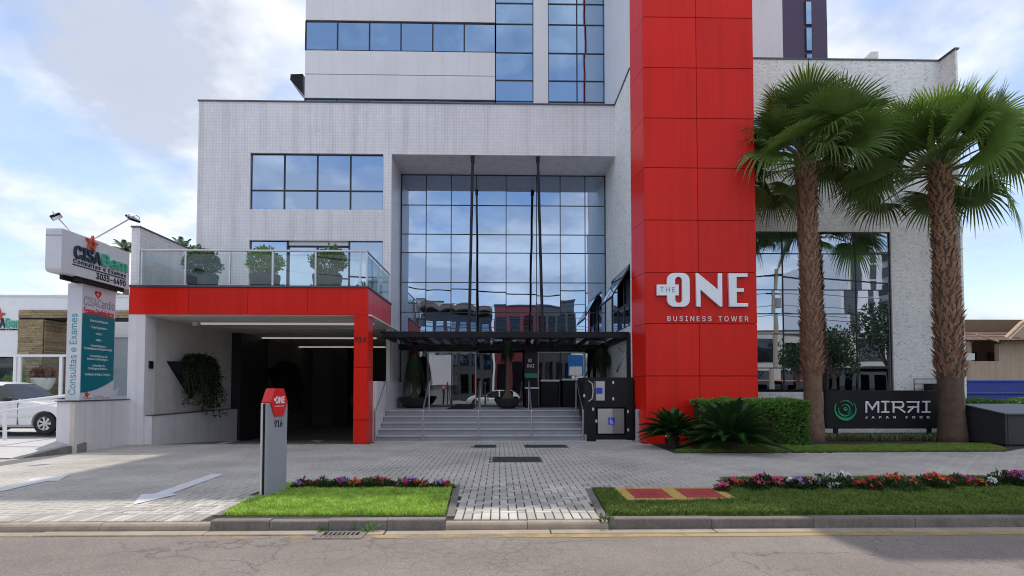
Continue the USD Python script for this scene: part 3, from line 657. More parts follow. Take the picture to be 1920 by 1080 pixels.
# --- the tower above
th = MB(); xT = xAt(573, YT, 100); xTR = xAt(1466, YT, 60)
part('tower_body', MB().box(xT + .02, -.6, YT + .12, 33, TOP - .3, 28.0).box(-.6, xTR, YT + .12, 33, TOP - .3, 29.3), M['tower_panel'], bld)
zw = [zAt(p, YT, 750) for p in (42.5, 96.5)]; zj = zAt(140, YT, 750); st = zAt(42.5, YT, 750) - zAt(188, YT, 750)
tx = [xAt(p, YT, 70) for p in (573.5, 633, 693, 752, 811.5, 870.5, 929)]
g1 = [xAt(p, YT, 70) for p in (929, 999.5)]; p1 = [xAt(p, YT, 70) for p in (999.5, 1027.5)]; g2 = [xAt(p, YT, 70) for p in (1027.5, 1081.5, 1136)]; p2 = [xAt(p, YT, 70) for p in (1136, 1200)]
spn = part('spandrel', boxm(tx[0], tx[-1], YT + .05, YT + .115, TOP - .3, 27.9), M['frame'], bld)
for k in range(-1, 6):
    zb, zt_ = zw[1] + k * st, zw[0] + k * st           # window band of this storey
    if zb > 26.2: break
    if k <= 1: glazing(bld, 'window', tx, [zb, zt_], YT, 'glass_tower', .05)
    else: part('window', boxm(tx[0], tx[-1], YT - .01, YT + .04, zb, zt_), M['glass_tower'], bld)
    a, b = zt_ + .03, zb + st - .03
    if k >= -1:
        mid = (a + b) / 2
        part('panel', boxm(tx[0], tx[-1] - .02, YT - .05, YT + .045, a, mid - .012), M['tower_panel'], spn)
        part('panel', boxm(tx[0], tx[-1] - .02, YT - .05, YT + .045, mid + .012, b), M['tower_panel'], spn)
zg = []
for k in range(-1, 2):
    zg += [zw[1] + k * st, zw[0] + k * st, zw[0] + k * st + .78]
zg = [z for z in zg if z > TOP - .5]
glazing(bld, 'stair_window', g1, zg, YT, 'glass_tower', .045); glazing(bld, 'stair_window', g2, zg, YT, 'glass_tower', .045)
part('stair_window', boxm(g1[0], g2[-1], YT - .005, YT + .05, zg[-1] + .05, 29.5), M['glass_tower'], bld)
part('white_pier', boxm(p1[0] + .01, p1[1] - .01, YT - .10, YT + .11, TOP - .3, 29.6), M['tower_panel'], bld)
part('white_pier', boxm(p2[0], 6.0, YT - .14, YT + .11, TOP - .3, 29.6), M['tower_panel'], bld)
part('white_pier', boxm(6.0, xTR, YT - .06, YT + .115, TOP - .3, 29.6), M['tower_panel'], bld)
# purple side wing with slit windows
pu = part('purple_wing', boxm(xTR, xAt(1551, 20.6, 60), 20.6, 33, TOP - .3, 29.0), M['purple'], bld)
for k in range(6):
    z0 = zAt(103, 20.6, 1516) - .9 + k * 1.02 * 1.0
    x0, x1 = xAt(1509.5, 20.6, 60), xAt(1522, 20.6, 60)
    s = part('slit_window', boxm(x0, x1, 20.56, 20.61, z0 + (0.62 if k % 2 else 0.0) * 0, z0 + .92), M['dark'] if k % 2 else M['frame'], pu)
    part('pane', boxm(x0 + .03, x1 - .03, 20.55, 20.562, z0 + .03, z0 + .9), M['glass_tower'], s)
# dark lamp housing sticking out of the tower's left flank
lx, lz = xAt(572, 21.0, 170), zAt(186, 21.0, 572)
part('flank_hood', polyXZ([(lx + .05, lz), (lx - .42, zAt(160, 21, 555)), (lx - .40, zAt(150, 21, 555)), (lx + .05, zAt(149.5, 21, 555))], 20.6, 21.6), M['black_metal'], bld)

# --- red column: metal panels on a dark core
cxl, cxr = xAt(1210, YR, 600), xAt(1420, YR, 600); ctop = 21.6
xbk = xFin + .004
core = part('red_column', polyXY([(cxl + .05, YR + .05), (cxr - .05, YR + .05), (cxr - .05, 15.78), (xbk + .06, 15.78)], 0, ctop), M['red_joint'], bld)
part('column_flank', boxm(xFin + .06, cxr - .06, 15.79, YT - .15, TOP - .2, ctop - .3), M['tower_panel'], bld)
jz = [0.0] + py_z([798, 705, 607, 511, 413, 315, 222, 127.5, 33], YR, 1310)
while jz[-1] + 1.33 < ctop: jz.append(jz[-1] + 1.33)
jz.append(ctop)
jx = [cxl, xAt(1311, YR, 600), cxr]
for i in range(len(jz) - 1):
    for k in range(2):
        part('panel', boxm(jx[k] + .006 + (.0 if k else .0), jx[k + 1] - .006, YR, YR + .045, jz[i] + .006, jz[i + 1] - .006, .006), M['red'], core)
    part('panel', polyXY([(cxl, YR + .049), (cxl + .045, YR + .049), (xbk + .045, 15.785), (xbk, 15.785)], jz[i] + .006, jz[i + 1] - .006), M['red'], core)
    part('panel', boxm(cxr - .045, cxr, YR + .047, YW - .01, jz[i] + .006, jz[i + 1] - .006, .006), M['red'], core)

# --- stone wing to the right, with its end fin
wtop = zAt(112, YW, 1500); wx1 = xAt(1766, YW, 300)
wgx = px_x([1417, 1470.5, 1540, 1608.5, 1673], YW, 580); wgx[0] = cxr + .03
wgz = py_z([735, 690, 626, 588, 543, 475, 434], YW, 1550)
hz = py_z([288, 224], YW, 1450); hx = [cxr + .03, 8.3, 9.4, 10.5, 11.6]
wp = sbox(cxr, 0, wx1, wtop).difference(unary_union([sbox(wgx[0], wgz[0], wgx[-1], wgz[-1]), sbox(hx[0], hz[0], hx[-1], hz[1])]))
part('wing_wall', polyXZ(wp, YW, YW + .3), M['stone'], bld)
part('wing_body', boxm(cxr + .1, wx1, YW + .45, 30, -.1, wtop - .05), M['dark'], bld)
fx0 = xAt(1785, 17.35, 300); fx1 = fx0 + .27
part('wing_fin', boxm(wx1 - .0, fx1, 17.35, 30, 0, wtop), M['stone'], bld)
part('wing_cap', MB().box(cxr, wx1 - .06, YW - .03, YW + .33, wtop, wtop + .05).box(wx1 - .05, fx1 + .03, 17.3, 30, wtop + .003, wtop + .053), M['cap'], bld)
glazing(bld, 'wing_window', wgx, wgz, YW + .08, 'glass_wing', .035)
glazing(bld, 'wing_window', hx, hz, YW + .08, 'glass_tower', .04)
sk = [xAt(p, 22, 110) for p in (1622, 1647)]
part('roof_hatch', polyXZ([(sk[0] - .1, wtop - .1), (sk[0] - .1, zAt(112, 22, 1630)), (sk[0] + .25, zAt(97, 22, 1630)), (sk[1], zAt(96, 22, 1630)), (sk[1], wtop - .1)], 22, 24), M['stone'], bld)
part('wall_box', boxm(fx1, fx1 + .42, 17.5, 17.7, zAt(675, 17.4, 1815), zAt(662, 17.4, 1815)), M['alu'], bld)
part('rail_cage', (lambda r: [r.tube([(xAt(1712, 17.9), 17.85, z), (xAt(1762, 17.9), 17.85, z)], .012, 5) for z in np.linspace(1.1, 1.75, 5)] and r.tube([(xAt(1712, 17.9), 17.85, 1.0), (xAt(1712, 17.9), 17.85, 1.75)], .015, 5).box(xAt(1736, 17.9), xAt(1762, 17.9), 17.6, 17.98, 1.0, 1.6))(MB()), M['black_metal'], bld)

# --- red portico over the garage, white pillar, garage room
pxl, pxc, pxr = xAt(241.5, YR, 560), xAt(663, YR, 700), xAt(688.5, YR, 700)
zb = zAt(590, YR, 500)
por = part('red_portico', MB().box(pxl + .03, pxr - .05, YR + .05, YF - .004, zb + .02, zTer - .04).box(pxc + .05, pxr - .05, YR + .05, 15.38, 0, zb + .02), M['red_joint'], bld)
fx = [pxl, xAt(353, YR, 560), xAt(464.6, YR, 560), xAt(576.4, YR, 560), pxr]
for a, b in zip(fx[:-1], fx[1:]): part('panel', boxm(a + .004, b - .004, YR, YR + .045, zb, zTer - .05, .005), M['red'], por)
pz = [0.0] + py_z([787.5, 688.5, 590], YR, 676)
for a, b in zip(pz[:-1], pz[1:]):
    part('panel', boxm(pxc, pxr, YR + (.0), YR + .045, a + .005, b - .008, .005), M['red'], por)
    part('panel', boxm(pxr - .045, pxr, YR + .047, 15.42, a + .005, b - .008, .005), M['red'], por)
    part('panel', boxm(pxc, pxc + .045, YR + .047, 15.42, a + .005, b - .008, .005), M['red'], por)
    part('panel', boxm(pxc, pxr, 15.375, 15.42, a + .005, b - .008, .005), M['red'], por)
for a, b in ((YR + .047, 15.42), (15.42, 16.7), (16.7, YF - .005)): part('panel', boxm(pxr - .045, pxr, a + .004, b - .004, zb, zTer - .05, .005), M['red'], por)
part('terrace_edge', MB().box(pxl - .02, pxr + .03, YR - .03, YF - .002, zTer - .046, zTer), M['cap'], bld)
part('terrace_floor', boxm(pxl + .05, pxr - .04, YR + .06, YF - .004, zTer, zTer + .012), M['granite'], bld)
part('garage_ceiling', boxm(-9.7, -3.40, YR + .06, 28.2, zb - .02, zb + .018), M['ceiling'], bld)
part('left_parapet', boxm(xAt(243, YR, 500), xAt(258.5, YR, 500), YR + .05, YF + .5, zb + .1, zAt(425.5, YR, 250)), M['tile'], bld)
part('parapet_cap', boxm(xAt(242, YR, 500), xAt(260, YR, 500), YR + .02, YF + .5, zAt(425.5, YR, 250), zAt(425.5, YR, 250) + .04), M['cap'], bld)
pl1 = xAt(270, YR, 700)
part('white_pillar', boxm(pxl, pl1, YR + .012, 15.22, -.05, zb + .0), M['white'], bld)
part('intercom', boxm(pl1 - .002, pl1 + .03, 14.93, 15.10, zAt(691, 15, 279), zAt(677, 15, 279)), M['black_metal'], bld)
GW = pl1 - .06
gar = part('garage_wall', MB().box(GW - .2, GW, 15.222, 22.0, -.6, zb - .02), M['plaster'], bld)
part('garage_wall', boxm(-3.62, -3.50, YF + .0, 28, -.6, zb - .02), M['plaster'], bld)
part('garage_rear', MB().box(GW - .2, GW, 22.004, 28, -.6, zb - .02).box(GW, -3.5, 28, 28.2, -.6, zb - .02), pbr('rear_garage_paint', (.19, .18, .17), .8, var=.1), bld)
part('garage_ledge', boxm(GW + .002, pl1 + .17, YR + .10, 20.6, -.6, .735), M['white'], bld)
part('ledge_top', boxm(GW + .003, pl1 + .19, YR + .09, 20.62, .735, .755), M['cap'], bld)
part('garage_pier', boxm(GW + .004, GW + .32, 19.6, 21.9, -.5, zb - .021), M['dark'], bld)
part('garage_pier', boxm(-7.9, -7.2, 26.6, 27.9, -.5, zb - .021), M['dark'], bld)
part('garage_screen', MB().box(-6.9, -3.7, 27.6, 27.9, .6, zb - .03), M['dark'], bld)
part('red_panel', boxm(xAt(622, 27), xAt(662, 27), 27.2, 27.55, zAt(761, 27), zAt(740, 27)), M['red'], bld)
gfl = MB().add((np.array([(GW, YR + .0, -.004), (-3.5, YR + .0, -.004), (-3.5, 20.4, -.42), (GW, 20.4, -.42), (-3.5, 28.1, -.42), (GW, 28.1, -.42)]), np.array([[0, 1, 2], [0, 2, 3], [3, 2, 4], [3, 4, 5]])))
part('garage_floor', gfl, M['concrete'], bld)
for (pa, pb, py) in ((376, 700, 608.5), (470, 705, 635), (520, 722, 651.5)):
    Yt = (zb - .06 - 1.5) * FOC / (HORIZON - py)
    part('ceiling_tube', boxm(xAt(pa, Yt, py), min(xAt(pb, Yt, py), -3.66), Yt, Yt + .09, zb - .075, zb - .022), M['silver_lamp'], bld)
part('ceiling_camera', MB().box(xAt(367, 16.2, 610) - .04, xAt(367, 16.2, 610) + .04, 16.1, 16.25, zb - .14, zb - .03), M['white_clean'], bld)
def arrow_in(name, pts, label):
    P = []
    for p in pts:
        d = ray(*p); k = .42 / 5.65                    # floor: z = -k (y - YR)
        t = (-.004 + k * YR - EYE[2] + .008) / (d[2] + k * d[1]); P.append((EYE + d * t)[:2])
    v, f = sheet(P, 0.0); v[:, 2] = -.004 - (v[:, 1] - YR) * .42 / 5.65 + .007
    part(name, (v, f), M['paint_white'], label=label, cat='road marking')
arrow_in('garage_arrow', [(582, 826.5), (590, 824), (632, 816), (638, 817), (606, 826), (597, 829.5)], 'white arrow on the garage ramp beside the red pillar')
arrow_in('garage_arrow', [(403, 832), (470, 820), (481, 820), (420, 832)], 'thin white arrow on the garage ramp near the low white ledge')

# --- lobby behind the entrance glass
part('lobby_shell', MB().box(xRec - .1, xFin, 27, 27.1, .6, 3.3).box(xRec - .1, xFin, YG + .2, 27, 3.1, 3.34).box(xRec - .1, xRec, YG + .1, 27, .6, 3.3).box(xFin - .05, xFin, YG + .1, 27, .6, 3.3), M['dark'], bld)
part('lobby_floor', boxm(xRec, xFin, YG + .02, 27, .7, .798), M['floor_tile'], bld)
ex = px_x([749.5, 800, 847, 893, 949, 1006, 1050.5, 1097, 1141], YG, 700); ex[0] = xRec + .03; ex[-1] = xFin - .03
glazing(bld, 'entrance_glazing', ex, [.82, 2.84, 3.34], YG, 'glass_door', .035, fm='frame')
part('entrance_header', boxm(xRec + .02, xFin - .02, YG - .14, YG - .02, 2.80, 2.96), M['black_metal'], bld)
for a, b in ((802, 893), (1008, 1096)):
    fr = MB(); A, B = xAt(a, YG, 700), xAt(b, YG, 700)
    fr.box(A, A + .03, YG - .05, YG - .018, .81, 2.72); fr.box(B - .03, B, YG - .05, YG - .018, .81, 2.72); fr.box(A + .03, B - .03, YG - .05, YG - .018, 2.69, 2.72)
    part('door_frame', fr, M['steel'], bld)

# --- glass canopy on two long hangers
can = thing('glass_canopy', 'black steel and glass canopy hung over the entrance steps', 'canopy')
yc0 = 16.05; zc = zAt(627, yc0); xc0, xc1 = xAt(716, yc0), xFin - .01
part('front_beam', boxm(xc0, xc1, yc0, yc0 + .12, zAt(633, yc0), zAt(621.5, yc0), .01), M['black_metal'], can)
part('wall_beam', boxm(xRec, xc1, YG - .30, YG - .16, zc - .22, zc - .04), M['black_metal'], can)
part('end_beam', MB().box(xc0, xc0 + .09, yc0 + .12, YF - .02, zc - .1, zc + .06), M['black_metal'], can)
part('end_beam', MB().box(xc1 - .09, xc1, yc0 + .12, YG - .3, zc - .1, zc + .06), M['black_metal'], can)
for p in (742, 790, 838, 880, 1010, 1060, 1110):
    X = xAt(p, yc0, 640)
    part('rafter', polyYZ([(yc0 + .12, zc + .03), (yc0 + .12, zc - .09), (YG - .30, zc - .16), (YG - .30, zc - .05)], X - .035, X + .035), M['black_metal'], can)
xs = np.linspace(xRec + .02, xc1 - .1, 7)
for a, b in zip(xs[:-1], xs[1:]): part('glass_sheet', boxm(a + .006, b - .006, yc0 + .02, YG - .16, zc + .068, zc + .08), M['glass_canopy'], can)
for px in (886, 1009):
    X = xAt(px, YF, 291) ; Z = zSof - .02
    h = part('hanger', tubem([(X, YF + .12, Z - .1), (X, yc0 + .06, zc)], .045, 8), M['black_metal'], can)
    part('bracket', boxm(X - .06, X + .06, YF + .05, YF + .2, Z - .16, Z + .018), M['black_metal'], h)
pw = [xAt(1172, yc0 - .3), xAt(1190, yc0 - .3)]
part('mast', MB().box(pw[1] - .16, pw[1] - .02, yc0 - .12, yc0 - .002, 1.75, zc + .03).tube([(xAt(1138, 18), 18, 2.75), (pw[1] - .1, yc0 + .2, 2.9)], .02, 6), M['black_metal'], can)
part('strut', MB().tube([(xAt(1157, 16.6), 16.6, zAt(697, 16.6)), (xAt(1174, 16.3), 16.3, zAt(657, 16.3))], .035, 8).tube([(xAt(1160, 16.6), 16.6, zAt(652, 16.6)), (xAt(1174, 16.3), 16.3, zAt(664, 16.3))], .018, 8), M['steel'], can)
# --- sign lettering on the red column
tl = thing('tower_sign', 'raised silver letters THE ONE BUSINESS TOWER on the red column', 'sign')
SY = YR - .002
def LP(x, y): return onY(1210 + x / 8.709, 490 + y / 8.709, SY)
def rrect(x0, y0, x1, y1, r):
    (a, d), (b, c) = LP(x0, y0), LP(x1, y1)
    k = r / 8.709 * YR / FOC
    return sbox(a + k, c + k, b - k, d - k).buffer(k, quad_segs=10)
O = unary_union([rrect(340, 198, 712, 748, 120).difference(rrect(470, 262, 588, 685, 58)), Polygon([LP(*q) for q in ((175, 388), (530, 388), (530, 562), (175, 562))])])
part('letter', polyXZ(O, SY - .08, SY), M['letter'], tl)
part('letter', polyXZ([LP(*q) for q in ((808, 200), (840, 200), (1168, 470), (1168, 205), (1234, 205), (1238, 745), (1205, 745), (882, 465), (888, 745), (820, 745))], SY - .08, SY), M['letter'], tl)
part('letter', polyXZ([LP(*q) for q in ((1340, 205), (1648, 205), (1648, 262), (1470, 262), (1470, 448), (1588, 448), (1588, 505), (1472, 505), (1475, 688), (1657, 688), (1657, 745), (1355, 745))], SY - .08, SY), M['letter'], tl)
(a, z0), (b, _) = LP(228, 508), LP(470, 508)
part('small_lettering', text('THE', a, z0, zAt(538.5, SY) - zAt(548, SY), SY - .081, width=b - a, spacing=.06, depth=.004), M['slate'], tl, kind='stuff')
(a, z0), (b, _) = LP(358, 978), LP(1675, 978)
part('small_lettering', text('BUSINESS TOWER', a, z0, zAt(592.8, SY) - zAt(602, SY), SY, width=b - a, spacing=.075, depth=.03), M['letter'], tl, kind='stuff')
n9 = text('916', xAt(665, YR), zAt(641, YR), zAt(632, YR) - zAt(641, YR), YR - .001, width=(xAt(686, YR) - xAt(665, YR)), bold=True, depth=.012)
part('house_number', n9, M['ink'], label='black house number 916 on the red garage pillar', cat='sign')

# --- entrance stairs
sts = thing('entrance_stairs', 'five wide grey granite steps up to the entrance landing', 'stairs')
xs0, xs1 = xAt(705, 15.44, 820), xAt(1096, 15.44, 820)
part('base_strip', boxm(xs0 - .02, xs1 + .05, 15.30, 15.44, -.05, .02), M['granite_nose'], sts)
for k in range(5):
    y0 = 15.44 + .3 * k; z1 = .16 * (k + 1); last = 16.66 if k == 4 else y0 + .36
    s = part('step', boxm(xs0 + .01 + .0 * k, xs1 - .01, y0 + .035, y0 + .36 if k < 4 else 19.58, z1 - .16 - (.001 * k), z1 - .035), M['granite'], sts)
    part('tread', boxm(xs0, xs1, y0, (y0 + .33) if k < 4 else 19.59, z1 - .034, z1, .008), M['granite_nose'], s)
part('landing', boxm(xs1 + .002, xFin, 16.9, 19.59, -.05, .798), M['granite'], sts)
part('side_wall', boxm(-3.62, xs0 - .004, 15.46, YG, -.6, 1.655), M['white'], sts)
cheek = MB()
for k in range(5): cheek.box(xs1 + .003, xs1 + .06, 15.44 + .3 * k, 16.9, .16 * k, .16 * (k + 1) + .02)
part('cheek', cheek, M['granite'], sts)
hr_lab = ['steel handrail at the left edge of the stairs by the white side wall', 'steel handrail on the stairs, second from the left, beside the drooping potted plant', 'steel handrail in the middle of the stairs', 'steel handrail on the stairs right of the middle, before the black counters', 'steel handrail at the right edge of the stairs by the wheelchair lift']
for (pb, pt), lab in zip(((702.5, 729), (794, 803.5), (897, 899.5), (996, 993), (1092, 1079)), hr_lab):
    X = xAt(pb, 15.5, 800) + (.04 if pb < 710 else 0); X2 = xAt(pt, 16.75, 740)
    X2 = X + (X2 - X) * .0
    h = thing('handrail', lab, 'handrail', group='steel handrails on the stairs')
    part('lower_post', tubem([(X, 15.38, 0.0), (X, 15.38, .84)], .024, 10), M['steel'], h, True)
    part('rail', tubem([(X, 15.38, .83), (X, 15.40, .86), (X, 16.62, 1.64), (X, 16.68, 1.665), (X, 16.72, 1.63)], .022, 10), M['steel'], h, True)
    part('upper_post', tubem([(X, 16.74, .80), (X, 16.73, 1.64)], .022, 10), M['steel'], h, True)
part('door_mat', boxm(xAt(840, 18.0, 765), xAt(889, 18.0, 765), 17.5, 19.2, .801, .815, .004), M['mat'], label='black door mat on the landing left of the middle rail', cat='door mat')

# --- glass railing of the terrace
rl = thing('terrace_railing', 'steel and clear glass balustrade round the red terrace', 'railing')
yr = YR + .10; zr = zAt(470, yr, 480)
rx = [xAt(p, yr, 505) for p in (266, 348, 431, 511.5, 592, 675.5)]; xe = pxr - .06
part('handrail', MB().tube([(rx[0] - .05, yr, zr), (xe - .04, yr, zr), (xe, yr + .04, zr), (xe, YF - .12, zr), (xe, YF - .06, zr - .05)], .030, 10), M['alu'], rl, True)
for X in rx + [xe]: part('post', boxm(X - .022, X + .022, yr - .02, yr + .02, zTer, zr - .03), M['alu'], rl)
for Y in (16.3, YF - .1): part('post', boxm(xe - .02, xe + .02, Y - .022, Y + .022, zTer, zr - .03), M['alu'], rl)
ends = rx + [xe]
for a, b in zip(ends[:-1], ends[1:]):
    if b - a > .3: part('glass_panel', boxm(a + .035, b - .035, yr - .006, yr + .006, zTer + .05, zr - .10), M['glass_rail'], rl)
for a, b in ((yr, 16.3), (16.3, YF - .1)): part('glass_panel', boxm(xe - .006, xe + .006, a + .035, b - .035, zTer + .05, zr - .10), M['glass_rail'], rl)

# ------------------------------------------------------------------ plants: leaf makers
def unit(v): return v / (np.linalg.norm(v, axis=-1, keepdims=True) + 1e-12)
def leaf_quads(P, N, L, Wd, r, fold=0.25):
    """small pointed leaves (four corners, folded) at points P, growing along N"""
    n = len(P); N = unit(N); t = unit(np.cross(N, unit(r.normal(size=(n, 3))))); b = np.cross(N, t)
    L = np.broadcast_to(L, n)[:, None]; Wd = np.broadcast_to(Wd, n)[:, None]
    a = P; mid = P + N * L * .5 + b * L * .08; tip = P + N * L
    V = np.stack([a, mid + t * Wd * .5 + b * Wd * fold, tip, mid - t * Wd * .5 + b * Wd * fold], 1).reshape(-1, 3)
    i = np.arange(n)[:, None] * 4
    return V, np.vstack([i + [0, 1, 2], i + [0, 2, 3]])
def clump(center, rad, n, size, r, up=0.3, hollow=0.6, squash=(1, 1, 1), lump=0.35, seed=0):
    d = unit(r.normal(size=(n, 3))); rr = rad * (hollow + (1 - hollow) * r.random(n) ** .6)
    rr = rr * (1 - lump + 2 * lump * meshkit.noise(d * 2.3 + seed * 7.7))
    P = np.asarray(center) + d * rr[:, None] * np.array(squash)
    N = d + np.array([0, 0, up]) + r.normal(size=(n, 3)) * .6
    return leaf_quads(P, N, size * r.uniform(.7, 1.3, n), size * .55 * r.uniform(.7, 1.2, n), r)
def fan_leaf(base, direction, petiole, R, r, droop=0.5, nseg=44, spread=math.radians(235), cup=0.25, tip=0.0, roll=0.0):
    """a fan palm leaf: petiole and blade of ribbed segments, free and drooping in their outer half"""
    D = unit(np.asarray(direction, float)); up = np.array([0, 0, 1.0])
    side = np.cross(D, up); side = unit(side if np.linalg.norm(side) > .1 else np.array([1.0, 0, 0])); nrm = np.cross(side, D)
    hub = base + D * petiole + np.array([0, 0, -0.10 * petiole * (1 - D[2])])
    pet = tubem([base, base + D * petiole * .5 + up * .02, hub], [.035, .022, .016], 5)
    D = unit(D * math.cos(tip) + nrm * math.sin(tip)); nrm = np.cross(side, D)
    side, nrm = side * math.cos(roll) + nrm * math.sin(roll), nrm * math.cos(roll) - side * math.sin(roll)
    th = np.linspace(-spread / 2, spread / 2, nseg); V, F = [], []
    for k, a in enumerate(th):
        c, s = math.cos(a), math.sin(a)
        dirv = unit(D * c + side * s + nrm * (cup * (1 - abs(c)) * .5))
        L = R * (0.80 + 0.22 * c) * r.uniform(.90, 1.06)
        w = R * spread / nseg * .55
        tang = unit(np.cross(nrm, dirv)); dr = droop * r.uniform(.5, 1.5)
        pts, ws = [], []
        for u in (0.03, .38, .62, .84, 1.0):
            sag = dr * max(0, u - .42) ** 2 * L * 1.5
            pts.append(hub + dirv * L * u * (1 - .25 * max(0, u - .5) * dr) - up * sag); ws.append({0.03: .05, .38: .42, .62: .36, .84: .20, 1.0: .02}[u] * w * 1.15)
        b0 = len(V); fold = nrm * w * .22
        for p, q in zip(pts, ws): V += [p - tang * q + fold * (q / w), p - fold * (q / w) * .8, p + tang * q + fold * (q / w)]
        for i in range(4):
            for j in (0, 1):
                a0 = b0 + i * 3 + j; F += [(a0, a0 + 1, a0 + 4), (a0, a0 + 4, a0 + 3)]
    return (np.array(V), np.array(F)), pet
def fan_palm(name, label, base, H, r0, r1, seed, nleaf=34, R=1.1, boots_from=0.22, lean=(0, 0), young=0):
    r = np.random.default_rng(seed); random.seed(seed)
    t = thing(name, label, 'palm tree', base)
    zs = np.linspace(-.1, H, 26); rad = np.interp(zs / H, [0, .06, .2, .45, .8, 1.0], [r0 * 1.2, r0 * 1.06, r0, r0 * .95, r1, r1 * 1.05])
    zn = np.clip(zs / H, 0, 1) ** 1.5; cxs = np.c_[lean[0] * zn, lean[1] * zn]
    tr = part('trunk', tubem(np.c_[cxs, zs], rad * (1 + .03 * r.normal(size=26)), 20), M['bark'], t, True)
    # old leaf bases, spiralling up the trunk
    mb = MB(); n = int(620 * H / 5); ga = 2.399963
    for k in range(n):
        f = (k + r.random()) / n; z = boots_from * H + (1 - boots_from) * H * f
        rr = np.interp(z / H, [0, .06, .2, .45, .8, 1.0], [r0 * 1.2, r0 * 1.06, r0, r0 * .95, r1, r1 * 1.05]); a = k * ga + r.normal() * .15
        o = np.array([math.cos(a), math.sin(a), 0]); s = np.array([-math.sin(a), math.cos(a), 0]); c = np.array([np.interp(z, zs, cxs[:, 0]), np.interp(z, zs, cxs[:, 1]), z])
        ln = r.uniform(.12, .22) * (1.15 if f < .35 else .95); out = r.uniform(.035, .10) + (.06 if f < .3 else 0.0) * r.random()
        w = r.uniform(.04, .06); tw = r.normal() * .05
        A = c + o * (rr - .015); B = c + o * (rr + out * .55) + np.array([0, 0, ln * .6]) + s * tw * .5; T = c + o * (rr + out) + np.array([0, 0, ln]) + s * tw
        V = np.array([A - s * w, A + s * w, B + s * w * .62, B - s * w * .62, T + s * w * .25, T - s * w * .25, A - o * .01 - np.array([0, 0, .03]), B - o * .035])
        mb.add((V, np.array([(0, 1, 2), (0, 2, 3), (3, 2, 4), (3, 4, 5), (6, 1, 0), (7, 3, 5), (7, 5, 4), (7, 4, 2), (0, 3, 7), (1, 7, 2)])))
    part('leaf_bases', mb, M['boot'], tr, kind='stuff')
    top = np.array([lean[0], lean[1], H])
    for k in range(nleaf):
        f = k / (nleaf - 1); a = k * ga + r.normal() * .2
        el = math.radians(np.interp(f, [0, .25, .55, .85, 1], [-2, 14, 34, 58, 82]) + r.normal() * 7)
        d = np.array([math.cos(a) * math.cos(el), math.sin(a) * math.cos(el), math.sin(el)])
        pl = np.interp(f, [0, .5, 1], [1.15, 1.1, .75]) * R * r.uniform(.8, 1.15)
        bl, pet = fan_leaf(top + d * r1 * .6 + np.array([0, 0, -.25 + .3 * f]), d, pl, R * r.uniform(.85, 1.08), r, droop=np.interp(f, [0, .4, 1], [.7, .4, .10]) * r.uniform(.6, 1.3), tip=np.interp(f, [0, .3, 1], [-.45, .05, .1]) + r.normal() * .3, roll=r.normal() * .55)
        lf = part('fan_leaf', bl, M['frond_light'] if f > 1 - young else M['frond'], t)
        part('petiole', pet, M['petiole'], lf)
    mb = MB()
    for k in range(46):
        a = r.uniform(0, 6.28); el = r.uniform(-1.2, -.4); d = np.array([math.cos(a) * math.cos(el), math.sin(a) * math.cos(el), math.sin(el)])
        mb.add(tubem([top + d * r1 * .5 + [0, 0, -.2], top + d * (r1 + r.uniform(.1, .4)) + [0, 0, -.25]], [.03, .012], 4))
    part('dry_stubs', mb, M['frond_dry'], t)
    return t
def pinnate(base, d, L, r, nl=34, ll=0.16, w=0.012, arch=0.5, vee=0.4):
    """one feather leaf: arching midrib and paired leaflets"""
    d = unit(np.asarray(d, float)); up = np.array([0, 0, 1.0]); hd = unit(np.array([d[0], d[1], 0.0]) + 1e-6); s = np.cross(hd, up)
    u = np.linspace(0, 1, nl); P = base + d * (L * u)[:, None] - up * (arch * L * u ** 2.2)[:, None]
    T = unit(np.gradient(P, axis=0)); NN = unit(np.cross(s, T)); NN = NN * np.sign(NN[:, 2:3] + 1e-9)
    V, F = [], []
    for i in range(2, nl):
        q = ll * math.sin(math.pi * min(1, .22 + .78 * u[i]) ** .8) * r.uniform(.9, 1.1) + .02
        for sg in (-1, 1):
            dv = unit(s * sg * .8 + T[i] * .55 + NN[i] * vee); b0 = len(V)
            V += [P[i] - T[i] * w, P[i] + T[i] * w, P[i] + dv * q * .55 + T[i] * w * .9, P[i] + dv * q * .55 - T[i] * w * .9, P[i] + dv * q - up * q * .08]
            F += [(b0, b0 + 1, b0 + 2), (b0, b0 + 2, b0 + 3), (b0 + 3, b0 + 2, b0 + 4)]
    rib = tubem(P[::3], np.linspace(.010, .003, len(P[::3])), 4)
    return MB().add((np.array(V), np.array(F))).add(rib).mesh()

# ---- the two fan palms
YP1, YP2 = 15.30, 14.95
p1x = xAt(1524, YP1, 700); H1 = zAt(292, YP1, 1530) - BEDZ
fan_palm('fan_palm', 'tall fan palm with shaggy trunk at the left end of the black restaurant board', (p1x, YP1, BEDZ), H1, .235, .215, 11, nleaf=60, R=1.22, lean=(-.10, 0.0), young=.22)
p2x = xAt(1785, YP2, 790); H2 = zAt(312, YP2, 1775) - BEDZ
fan_palm('fan_palm', 'stout fan palm with brown bristly trunk between the black board and the black bin', (p2x, YP2, BEDZ), H2, .30, .235, 23, nleaf=58, R=1.26, lean=(-.16, 0.0), young=.35)

